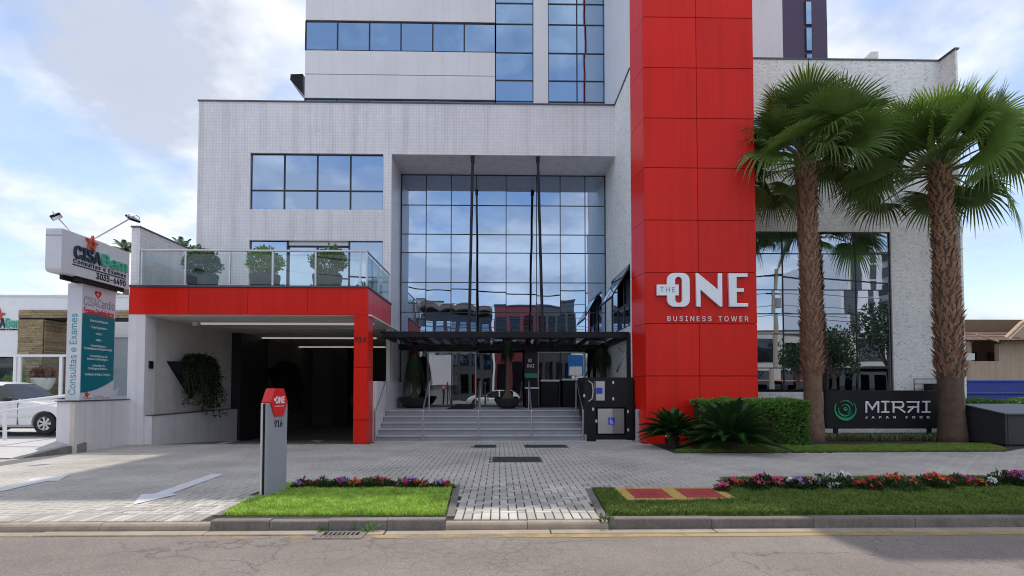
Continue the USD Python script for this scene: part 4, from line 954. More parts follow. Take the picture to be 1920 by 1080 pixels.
# ---- cycads
M['cycad_trunk'] = pbr('cycad_trunk', (.045, .03, .022), .9, var=.5, scale=25, bump=1.0, bscale=40)
def cycad(label, base, n, L, seed, trunk):
    r = np.random.default_rng(seed); t = thing('cycad', label, 'cycad', base)
    part('trunk', lathe([(.12, -.05), (.14, .0), (.16, trunk * .3), (.13, trunk * .5), (.165, trunk * .75), (.12, trunk), (.0, trunk + .05)], 14), M['cycad_trunk'], t, True)
    for k in range(n):
        f = k / (n - 1); a = k * 2.39996 + r.normal() * .1; el = math.radians(np.interp(f, [0, .5, 1], [2, 32, 74]) + r.normal() * 5)
        d = np.array([math.cos(a) * math.cos(el), math.sin(a) * math.cos(el), math.sin(el)])
        part('frond', pinnate(np.array([0, 0, trunk]) + d * .08, d, L * r.uniform(.88, 1.1), r, nl=70, ll=.16 * L / .85, w=.0075, arch=np.interp(el, [0, .5, 1.3], [.18, .33, .25]), vee=.5), M['cycad'], t)
cx1 = onZ(1262, 838, 0.03); cycad('small cycad with stout trunk before the red column, left of the larger one', (cx1[0], cx1[1], .03), 60, .82, 5, .30)
cx2 = onZ(1372, 844, 0.03); cycad('large dark cycad spreading over the bed in front of the clipped hedge', (cx2[0], cx2[1], .03), 84, 1.22, 6, .22)
# ---- hedges
def hedge(label, x0, x1, y0, y1, z0, z1, n, seed):
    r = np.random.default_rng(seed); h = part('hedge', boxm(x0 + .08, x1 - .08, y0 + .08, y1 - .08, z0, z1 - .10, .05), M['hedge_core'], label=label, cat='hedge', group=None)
    side = r.random(n); P = np.c_[r.uniform(x0, x1, n), np.where(side < .62, y0 + r.uniform(-.02, .12, n), r.uniform(y0, y1, n)), np.where(side < .62, r.uniform(z0, z1, n), z1 - r.uniform(0, .12, n))]
    bumpy = (meshkit.noise(P * 2.2) - .5) * .22; P[:, 1] -= bumpy * (side < .62); P[:, 2] += bumpy * (side >= .62)
    N = np.c_[r.normal(size=n) * .5, np.where(side < .62, -1, -.2), np.where(side < .62, .5, 1.0)] + r.normal(size=(n, 3)) * .5
    part('leaves', leaf_quads(P, N, .085 * r.uniform(.7, 1.3, n), .05 * r.uniform(.8, 1.2, n), r), M['hedge'], h, kind='stuff')
hedge('clipped bright green hedge behind the cycads and left of the first palm', xAt(1304, 14.2), xAt(1508, 14.2), 13.95, 14.70, BEDZ, zAt(753, 14.2), 9000, 31)
hedge('low green hedge behind the black bin at the right', xAt(1800, 16.6), xAt(1925, 16.6), 16.4, 17.1, BEDZ, zAt(750, 16.6), 3000, 32)
# ---- strappy ground cover under the board and by the palm
r_ = np.random.default_rng(41); mb = MB()
for k in range(95):
    x, y = (r_.uniform(xAt(1480, 15.1), xAt(1512, 15.1)), r_.uniform(14.9, 15.2)) if k < 22 else (r_.uniform(xAt(1550, 15.2), xAt(1755, 15.2)), r_.uniform(15.0, 15.35))
    for j in range(9):
        a = r_.uniform(0, 6.28); L = r_.uniform(.14, .30); d = np.array([math.cos(a), math.sin(a), 0]); s = np.array([-d[1], d[0], 0]) * .009
        p0 = np.array([x, y, BEDZ]); p1 = p0 + d * L * .4 + [0, 0, L * .75]; p2 = p0 + d * L + [0, 0, L * .55]
        mb.add((np.array([p0 - s, p0 + s, p1 + s, p1 - s, p2]), np.array([(0, 1, 2), (0, 2, 3), (3, 2, 4)])))
part('spider_plants', mb, pbr('strap_leaf', (0.13, 0.17, 0.07), .5, var=.3, isl=.4, trans=.2), label='tufts of strappy ground cover under the black restaurant board', cat='ground cover', kind='stuff')

# ---- flower plants: each a mound of leaves with its own flowers
def flower_plant(x, y, col, label, seed, s=1.0, nf=9, group='bedding flowers along the islands'):
    r = np.random.default_rng(seed); t = thing('flower_plant', label, 'flower', (x, y, 0.0), group=None)
    n = int(150 * s); a = r.uniform(0, 6.28, n); q = np.sqrt(r.random(n)); h = .17 * s
    P = np.c_[np.cos(a) * q * .15 * s, np.sin(a) * q * .12 * s, h * (1 - q ** 2 * .75) * r.uniform(.35, 1, n)]
    part('foliage', leaf_quads(P, np.c_[np.cos(a) * q, np.sin(a) * q, np.full(n, .7)] + r.normal(size=(n, 3)) * .4, .07 * r.uniform(.6, 1.3, n), .028, r), M['flower_leaf'], t, kind='stuff')
    for k in range(nf):
        a = r.uniform(0, 6.28); q = math.sqrt(r.random()) * .95; c = np.array([math.cos(a) * q * .14 * s, math.sin(a) * q * .11 * s, h * (1.06 - q ** 2 * .6) + r.uniform(0, .03)])
        nrm = unit(np.array([math.cos(a) * q * .5, math.sin(a) * q * .5 - .55, .75]) + r.normal(size=3) * .25); u = unit(np.cross(nrm, [0.3, .9, .1])); w = np.cross(nrm, u); R = .030 * r.uniform(.8, 1.25); V, F = [c - nrm * .004], []
        for j in range(5):
            b = j * 1.2566 + r.random() * .2
            for db, rr, lift in ((-.52, .72, .006), (-.25, 1.05, .004), (.25, 1.05, .004), (.52, .72, .006)):
                V.append(c + (u * math.cos(b + db) + w * math.sin(b + db)) * R * rr + nrm * lift * r.uniform(.3, 1.4))
            i = 1 + j * 4; F += [(0, i, i + 1), (0, i + 1, i + 2), (0, i + 2, i + 3)]
        part('flower', (np.array(V), np.array(F)), M['petal_' + col], t)
seq_l = ['lilac', 'pink', 'red', 'green', 'red', 'magenta', 'lilac', 'orange', 'green', 'pink', 'pink', 'red', 'green', 'magenta', 'lilac', 'orange', 'green', 'lilac', 'red']
cnt = {}
ords = ['first', 'second', 'third', 'fourth', 'fifth', 'sixth', 'seventh', 'eighth', 'ninth', 'tenth', 'eleventh', 'twelfth']
def lab_flower(c, where, frm):
    k = cnt.get((c, where), 0); cnt[(c, where)] = k + 1
    o_ = ords[k]
    return f'nearly bloomless green flower plant, {o_} such from {frm}' if c == 'green' else f'{c} flower plant, {o_} {c} one counted from {frm}'
for k, c in enumerate(seq_l):
    px = np.interp(k, [0, len(seq_l) - 1], [551, 838]) + random.uniform(-9, 9); x, y = onZ(px, 916.0 + random.uniform(-1.5, 1.5), 0)
    flower_plant(x, y, 'pink' if c == 'green' else c, lab_flower(c, 'left', 'the totem sign'), 100 + k, random.choice((.45, .62, .75, .9)), 1 if c == 'green' else random.randint(4, 8))
seq_r = ['pink', 'pink', 'orange', 'red', 'pink', 'magenta', 'pink', 'pink', 'white', 'lilac', 'orange', 'lilac', 'white', 'white', 'white', 'green', 'orange', 'red', 'green', 'orange', 'orange', 'red', 'orange', 'green', 'green', 'red', 'orange', 'red', 'magenta', 'red', 'magenta', 'orange', 'white', 'green', 'magenta', 'magenta', 'magenta', 'lilac']
for k, c in enumerate(seq_r):
    px = np.interp(k, [0, len(seq_r) - 1], [1362, 1935]) + random.uniform(-8, 8); x, y = onZ(px, np.interp(px, [1360, 1500, 1700, 1920], [913, 911, 912, 905]) + 8 + random.uniform(-5, 3), 0)
    flower_plant(x, y, 'red' if c == 'green' else c, lab_flower(c, 'right', 'the red hatches'), 200 + k, random.choice((.62, .8, .95, 1.1, 1.25)), 1 if c == 'green' else random.randint(7, 12))
for k in range(34):     # second line of foliage behind
    pass

# weeds at the drain and the path edge
def weed(label, x, y, z, s, seed):
    r = np.random.default_rng(seed); t = thing('weed', label, 'weed', (x, y, z)); n = 26
    part('leaves', leaf_quads(r.normal(size=(n, 3)) * [.05, .02, .02] * s + [0, 0, .02], r.normal(size=(n, 3)) * [1, .6, .3] + [0, -.3, .9], .075 * s * r.uniform(.5, 1.3, n), .018 * s, r), M['hedge'], t, kind='stuff')
weed('small green weed at the right end of the storm drain mouth', xAt(697, KY), KY - .03, ROAD_Z, 1.2, 301)
weed('small weed sprouting at the left end of the storm drain', xAt(612, KY), KY - .03, ROAD_Z, .8, 302)
weed('weed at the kerb corner between the path and the right lawn', xAt(1136, KY), KY + .02, -.01, 1.0, 303)

# ------------------------------------------------------------------ totem sign with the house number
tx0, ty0 = gz(499, 934); tx1, ty1 = gz(537, 921)
tot = thing('totem_sign', 'grey totem with red hexagon and number 916 at the lawn corner', 'sign')
ang = math.atan2(ty1 - ty0, tx1 - tx0)
TT = np.eye(4); TT[:3, 0] = [math.cos(ang), math.sin(ang), 0]; TT[:3, 1] = [-math.sin(ang), math.cos(ang), 0]; TT[:3, 3] = [tx0, ty0, 0]
Wt = math.hypot(tx1 - tx0, ty1 - ty0); Ht = zAt(756, ty0)
def tpart(name, m, mat, parent, **k):
    v, f = m.mesh() if isinstance(m, MB) else (np.asarray(m[0] if isinstance(m, tuple) else m.vertices, float), np.asarray(m[1] if isinstance(m, tuple) else m.faces))
    return part(name, (v @ TT[:3, :3].T + TT[:3, 3], f), mat, parent, **k)
th_ = 0.10
tpart('front_slab', MB().box(.0, Wt, .0, .035, -.05, Ht, .006), M['slate'], tot); tpart('core', MB().box(.012, Wt - .012, .035, th_ - .03, -.05, Ht - .01), M['black_metal'], tot); tpart('rear_slab', MB().box(.0, Wt, th_ - .03, th_, -.05, Ht, .006), M['alu'], tot)
hx, hz_ = Wt * .52, zAt(755, ty0); hw, hh = Wt * .42, zAt(728.5, ty0 + .1) - zAt(755, ty0)
hexp = [(hx - hw * .52, hz_ + hh), (hx + hw * .52, hz_ + hh), (hx + hw, hz_ + .01), (hx + hw * .52, hz_ - hh), (hx - hw * .52, hz_ - hh), (hx - hw, hz_ + .01)]
hexo = tpart('hexagon', polyXZ(hexp, -.016, th_ + .02), M['sign_red'], tot)
tpart('lettering', text('ONE', hx - hw * .50, hz_ - .012, hh * .46, -.017, width=hw * 1.12, bold=True, depth=.006), M['white_clean'], hexo, kind='stuff')
tpart('lettering', MB().box(hx - hw * .66, hx - hw * .40, -.023, -.0171, hz_ + .025, hz_ + .055), M['white_clean'], hexo, kind='stuff')
tpart('lettering', text('BUSINESS TOWER', hx - hw * .55, hz_ - .06, .014, -.017, width=hw * 1.1, depth=.003), M['white_clean'], hexo, kind='stuff')
tpart('number', text('916', Wt * .33, zAt(802, ty0), zAt(789, ty0) - zAt(802, ty0), -.001, width=Wt * .40, bold=False, depth=.006, spacing=.018), M['ink'], tot, kind='stuff')

# ------------------------------------------------------------------ clinic sign on its base
XS = -9.58
cb = thing('rendered_block', 'white rendered block carrying the clinic sign beside the drive', 'wall')
part('block', boxm(XS - .42, XS, 12.88, YR + .01, -.05, zAt(753, 12.9, 170), .008), M['white'], cb)
part('edge_strip', boxm(XS - .10, XS + .004, 12.865, 12.878, -.05, 1.14), M['cream_wall'], cb)
part('slab_top', boxm(XS - .45, XS + .02, 12.84, YR - .02, 1.165, 1.185), M['cap'], cb)
zp0, zp1 = 1.186, zAt(531, 13.0, 165)
pan = thing('clinic_sign', 'tall white and teal clinic signboard listing cardiology exams', 'sign')
part('case', boxm(XS - .33, XS - .004, 13.0, 14.12, zp0, zp1, .004), M['sign_white'], pan)
zt0, zt1 = zAt(737, 13.0, 165), zAt(590, 13.3, 170)
def arc(y0, y1, z, bulge, n=14): return [(y0 + (y1 - y0) * k / n, z + bulge * math.sin(math.pi * (k / n) * .8 + .35)) for k in range(n + 1)]
up_ = arc(13.02, 14.10, zt1 - .05, .13); lo_ = [(14.10 - 1.08 * k / 10, zt0 + .30 * (1 - k / 10) ** 1.8 + .01) for k in range(11)]
part('teal_field', polyYZ(up_ + lo_, XS - .003, XS + .002), M['teal'], pan)
for i, (s, frac, wd) in enumerate((('Eletrocardiograma', .0, .58), ('- Teste Ergométrico -', .115, .62), ('- Holter -', .225, .26), ('- MAPA -', .34, .24), ('- Ecocardiograma -', .445, .55), ('Ecocardiograma com Doppler Vascular', .50, .92), ('- Ecocardiograma de', .63, .60), ('Estresse Farmacológico -', .685, .72), ('- Consultas de', .80, .46), ('Cardiologia e Arritmias -', .855, .66), ('Avaliação de Risco Cirúrgico', .96, .84))):
    z = zt1 - .16 - frac * (zt1 - zt0 - .52)
    part('list_line', text(s, 13.56 - wd * .5, z, .052, XS + .002, width=wd, facing='side', depth=.003), M['white_clean'], pan, kind='stuff')
letters('CISA', M['slate'], pan, 13.06, zAt(572, 13.1, 165), .20, XS - .003, width=.42, facing='side', depth=.006)
letters('Cardio', M['slate'], pan, 13.50, zAt(572, 13.1, 165), .20, XS - .003, width=.58, facing='side', depth=.006)
letters('Exames Cardiológicos', M['sign_red'], pan, 13.06, zAt(588, 13.1, 165), .15, XS - .003, width=1.0, facing='side', depth=.006, bold=True)
def heart(cy, cz, s): return [(cy + s * (16 * math.sin(t) ** 3) / 17, cz + s * (13 * math.cos(t) - 5 * math.cos(2 * t) - 2 * math.cos(3 * t) - math.cos(4 * t)) / 17) for t in np.linspace(0, 2 * math.pi, 28, endpoint=False)]
def star(cy, cz, R, k=.42, rot=.2): return [(cy + (R if i % 2 == 0 else R * k) * math.sin(rot + i * math.pi / 5), cz + (R if i % 2 == 0 else R * k) * math.cos(rot + i * math.pi / 5)) for i in range(10)]
hc = 13.50, zAt(551, 13.4, 190)
cross = unary_union([sbox(hc[0] - .055, hc[1] - .015, hc[0] + .055, hc[1] + .015), sbox(hc[0] - .015, hc[1] - .055, hc[0] + .015, hc[1] + .055)])
part('heart_emblem', polyYZ(Polygon(heart(*hc, .115)).difference(cross), XS - .003, XS + .006), M['sign_red'], pan)
part('star_emblem', polyYZ(Polygon(star(13.22, zp0 + .13, .10)), XS - .003, XS + .004), M['orange_red'], pan)
part('list_line', text('Resp. Técnico', 13.45, zp0 + .075, .03, XS - .003, width=.30, facing='side', depth=.003), M['slate'], pan, kind='stuff')
part('list_line', text('Consultas e Exames - 3035-6490', 13.12, zp0 + .03, .03, XS - .003, width=.86, facing='side', depth=.003), M['slate'], pan, kind='stuff')
letters('Consultas e Exames', M['teal_text'], pan, XS - .10, zp0 + .13, .155, 13.0, width=1.86, facing='up', depth=.004)
# light box above
XB = -9.42
bx = thing('clinic_light_box', 'white rounded light box sign with star and phone number', 'sign')
yb0, yb1 = 12.15, 14.35; zb0, zb1 = zAt(509, 12.15, 125), zAt(428, 12.15, 125)
lb = sbox(yb0 + .10, zb0 + .10, yb1, zb1 - .04).buffer(.10, quad_segs=6, join_style=1).intersection(sbox(yb0, zb0, yb1, zb1))
part('case', polyYZ(lb, XB - .34, XB), M['sign_white'], bx)
part('seam', MB().box(XB - .342, XB - .002, yb0 - .002, yb0 + .012, zb1 - .16, zb1 - .14), M['slate'], bx)
def bz(py, px): 
    d = ray(px, py); t = (XB - EYE[0]) / d[0]; p = EYE + d * t; return p[1], p[2]
(ya, za), (yb_, _) = bz(482, 137), bz(497, 187)
letters('CISA', M['navy'], bx, ya, za, .27, XB, width=yb_ - ya, facing='side', depth=.05, bold=True)
(ya2, za2), (yb2, _) = bz(497, 189), bz(500, 236)
letters('Bem', M['mint'], bx, ya2, za + .01, .27, XB, width=yb2 - ya2, facing='side', depth=.05, bold=True)
part('lettering', text('Consultas e Exames', ya, za - .115, .085, XB, width=yb2 - ya, facing='side', depth=.01, bold=True, spacing=.02), M['ink'], bx, kind='stuff')
part('underline', polyYZ([(ya - .02, za - .17), (yb2, za - .17), (yb2, za - .145), (ya - .02, za - .145)], XB - .001, XB + .008), M['ink'], bx)
(ya3, _), (yb3, _) = bz(520, 180), bz(530, 235)
letters('3035-6490', M['ink'], bx, ya3, za - .34, .14, XB, width=yb2 - ya3, facing='side', depth=.01, bold=True)
sc = bz(457, 170)
part('star_emblem', polyYZ(Polygon(star(sc[0], sc[1], .20, .45, .15)).difference(Polygon(star(sc[0], sc[1] - .01, .075, .45, .15))), XB - .001, XB + .05), M['orange_red'], bx)
part('bearer', MB().box(XB - .30, XB - .22, yb0 + .35, yb1 - .1, zb0 - .10, zb0).box(XB - .12, XB - .05, yb0 + .5, yb1 - .1, zb0 - .09, zb0).box(XB - .30, XB - .22, 13.2, 13.28, zp1, zb0 - .1).box(XB - .30, XB - .22, 13.8, 13.88, zp1, zb0 - .1).box(XB - .12, XB - .06, 13.2, 13.26, zp1, zb0 - .09).box(XB - .12, XB - .06, 13.9, 13.96, zp1, zb0 - .09), M['rubber'], bx)
def floodlight(label, foot, head, aim, seed):
    t = thing('floodlight', label, 'floodlight', group='floodlights above the clinic sign')
    foot, head = np.array(foot), np.array(head)
    part('arm', tubem([foot, head], .016, 6), M['alu'], t)
    a = unit(np.array(aim, float)); s = unit(np.cross(a, [0, 0, 1.0])); u = np.cross(s, a); T = np.eye(4); T[:3, 0] = s; T[:3, 1] = u; T[:3, 2] = a; T[:3, 3] = head + a * .10
    part('lamp_body', MB().add(boxm(-.14, .14, -.10, .10, -.05, 0.0, .012), T), M['black_metal'], t)
    part('lens', MB().add(boxm(-.12, .12, -.08, .08, 0.001, .006), T), M['lamp_glass'], t)
    part('yoke', tubem([head + s * .15 + a * .08, head + s * .15, head - a * .04, head - s * .15, head - s * .15 + a * .08], .010, 5), M['alu'], t)
ft = bz(436, 152); ft2 = bz(449, 184); fe = bz(436, 200)
yl, zl = 11.6, 0
floodlight('grey floodlight on a thin arm at the left above the clinic sign', (XB - .2, 12.75, zb1), (*[onY(101, 400, 12.0)[0]], 12.0, onY(101, 400, 12.0)[1]), (.45, .25, -.85), 1)
floodlight('black floodlight on a thin arm to the right above the clinic sign', (XB - .15, 13.2, zb1), (onY(252, 405, 13.4)[0], 13.4, onY(252, 405, 13.4)[1]), (-.55, .15, -.8), 2)
part('sign_brace', tubem([(XB - .2, 12.75, zb1 + .05), (XB - .15, 13.75, zb1 + .06)], .014, 6), M['alu'], bx)

# ------------------------------------------------------------------ the clinic next door, ramp, rail and parked car
YC = 24.0
cl = thing('clinic_building', 'low white clinic with stone clad porch at the left edge', 'building')
ctopz = zAt(556.5, YC, 60); cx0, cx1 = -40.0, -9.9
clx = [xAt(p, YC, 650) for p in (35, 82, 140)]
fas = sbox(cx0, -.3, cx1, ctopz).difference(sbox(clx[0], -.3, cx1 + 1, zAt(583, YC, 60)))
part('front_wall', polyXZ(fas.difference(sbox(cx0, .3, xAt(28, YC, 690), zAt(668, YC, 20))), YC, YC + .3), M['white_clean'], cl)
part('dark_window', boxm(cx0, xAt(28, YC, 690), YC + .15, YC + .17, .3, zAt(668, YC, 20)), M['glass_dark'], cl)
part('roof_cap', boxm(cx0, cx1, YC - .03, YC + .35, ctopz, ctopz + .08), M['white'], cl)
part('porch_back', MB().box(clx[0] - .2, cx1, 26.2, 26.4, -.3, 5.2), M['white_clean'], cl)
por2 = part('stone_cladding', MB().box(clx[0], clx[1], YC - .02, YC + 1.2, -.2, zAt(597, YC, 60)).box(clx[0], cx1, YC - .02, YC + 1.2, zAt(597, YC, 60), zAt(583, YC, 60)), M['rubber'], cl)
z = -.2
while z < zAt(600, YC, 60):
    h = random.uniform(.055, .10); x = clx[0]
    while x < clx[1] - .05:
        L = min(random.uniform(.3, .8), clx[1] - x)
        part('ledge_stone', boxm(x + .004, x + L - .004, YC - .05 - random.uniform(0, .03), YC - .021, z + .004, z + h - .003), M['clad'], por2); x += L
    part('ledge_stone', boxm(clx[1] + .001, clx[1] + .03 + random.uniform(0, .025), YC, YC + 1.2, z + .004, z + h - .003), M['clad'], por2)
    z += h
z = zAt(596, YC, 60); x = clx[0]
for zz in (z, z + .11, z + .22):
    x = clx[0]
    while x < cx1 - .1:
        L = min(random.uniform(.4, 1.0), cx1 - x); part('ledge_stone', boxm(x + .004, x + L - .004, YC - .05 - random.uniform(0, .03), YC - .021, zz + .004, zz + .105), M['clad'], por2); x += L
dr_ = part('door', boxm(xAt(95, 26.1, 690), cx1, 26.1, 26.19, .2, zAt(632, 26.1, 110)), pbr('clinic_door', (0.42, 0.45, 0.50), .5, var=.05), cl)
part('door_frame', boxm(xAt(92, 26.1, 690), cx1, 26.05, 26.12, zAt(632, 26.1, 110), zAt(629, 26.1, 110)), M['white_clean'], cl)
part('wall_lamp', polyXZ([(xAt(84, 25.5, 610), zAt(603, 25.5, 86)), (xAt(88, 25.5, 610), zAt(603, 25.5, 88)), (xAt(95, 25.5, 610), zAt(616, 25.5, 94)), (xAt(91, 25.5, 610), zAt(619, 25.5, 92))], 25.4, 25.6), M['black_metal'], cl)
zl = zAt(614, YC, 20); letters('CISA', M['navy'], cl, xAt(-28, YC, 605), zl, .38, YC - .001, width=xAt(11, YC, 605) - xAt(-28, YC, 605), bold=True, depth=.04)
letters('Bem', M['mint'], cl, xAt(11.5, YC, 605), zl, .38, YC - .001, width=xAt(42, YC, 605) - xAt(11.5, YC, 605), bold=True, depth=.04)
part('lettering', text('Centro de Saúde e Exames', xAt(-28, YC, 620), zAt(619, YC, 20), .07, YC - .001, width=xAt(35, YC, 605) - xAt(-28, YC, 605), bold=True, depth=.02), M['ink'], cl, kind='stuff')
s_ = star(xAt(-2, YC, 590), zAt(590, YC, 0), .30, .45, .15); part('star_emblem', polyXZ(s_, YC - .05, YC), M['orange_red'], cl)
part('side_wall', boxm(-9.95, -9.9, YC, 40, -.3, ctopz - .1), M['white'], cl)
part('rear_roof', polyXZ([(-22, ctopz - .1), (-18.5, ctopz + .75), (xAt(50, 28, 550), ctopz + .1), (xAt(50, 28, 550), ctopz - .1)], 27, 34), M['white'], cl)
# mast behind the signboard
part('sign_mast', boxm(xAt(133, 16, 540), xAt(140, 16, 540), 16, 16.15, 0, zAt(512, 16, 136)), M['grey_wall'], label='dark square mast behind the clinic sign', cat='post')
# raised forecourt: sloping slab with a dark kerb face
rp = [np.array(onZ(20, 861, 0.0)), np.array(onZ(157, 847, 0.0))]
rz0, rz1 = .02, .27
A, B = rp[0], rp[1]; far = 26.3
V = np.array([(*A, rz0), (*B, rz1), (-9.99, 12.9, rz1 + .01), (-9.99, far, .34), (-45, far, .34), (-45, A[1], .02), (*A, -.1), (*B, -.1)])
fc = part('forecourt', (V, np.array([(0, 1, 2), (0, 2, 3), (0, 3, 4), (0, 4, 5), (6, 7, 1), (6, 1, 0)])), pbr('forecourt_paint', (.52, .51, .50), .7, var=.08, streak=.1), kind='structure', label='pale raised forecourt sloping up to the clinic', cat='forecourt')
t_ = (B - A) / np.linalg.norm(B - A); n_ = np.array([t_[1], -t_[0]])
kb = np.array([A + n_ * .004, B + n_ * .004, B + n_ * .10, A + n_ * .10]); 
part('kerb_face', (np.array([(*kb[0], rz0 - .03), (*kb[1], rz1 - .05), (*kb[2], rz1 - .05), (*kb[3], rz0 - .03), (*kb[3], -.1), (*kb[2], -.1)]), np.array([(0, 1, 2), (0, 2, 3), (3, 2, 5), (3, 5, 4)])), M['kerb'], fc)
bl = thing('forecourt_pier', 'pale mint rendered pier at the end of the forecourt rail', 'wall')
part('pier', boxm(xAt(118, 13.2, 780), XS - .424, 13.1, 13.5, -.05, zAt(754, 13.1, 135), .006), pbr('mint_render', (.60, .66, .65), .7, var=.04), bl)
rr = thing('forecourt_rail', 'white tube rail sloping along the clinic forecourt', 'railing')
YRl = 14.2
q = lambda px, py, Y=YRl: (onY(px, py, Y)[0], Y, onY(px, py, Y)[1])
part('top_rail', tubem([q(-60, 768), q(0, 757), q(132, 741)], .035, 8), M['white_clean'], rr, True)
part('lower_rail', tubem([q(-60, 781), q(0, 771), q(132, 753)], .022, 8), M['white_clean'], rr, True)
for px, y0, y1 in ((9, 757, 826), (-50, 766, 830)): part('post', tubem([q(px, y1), q(px, y0)], .042, 8), M['white_clean'], rr)
gf = thing('glass_fence', 'white framed clear glass fence before the clinic porch', 'fence')
YGf = 20.0
gp = lambda px, py: (onY(px, py, YGf)[0], onY(px, py, YGf)[1])
part('top_rail', boxm(-30, xAt(150, YGf, 670), YGf - .04, YGf + .04, zAt(669, YGf, 60), zAt(664.5, YGf, 60)), M['white_clean'], gf)
posts = [xAt(p, YGf, 700) for p in (-40, 28.5, 37, 114.5)]
for X in posts: part('post', boxm(X - .05, X + .05, YGf - .035, YGf + .035, .3, zAt(665, YGf, 60)), M['white_clean'], gf)
for a, b in ((posts[0], posts[1]), (posts[2], posts[3]), (posts[3], -10.1)): part('glass_panel', boxm(a + .06, b - .06, YGf - .006, YGf + .006, .5, zAt(669, YGf, 60) - .02), M['glass_rail'], gf)
part('plinth', boxm(-30, -10.0, YGf - .08, YGf + .08, .2, .62), M['white'], gf)

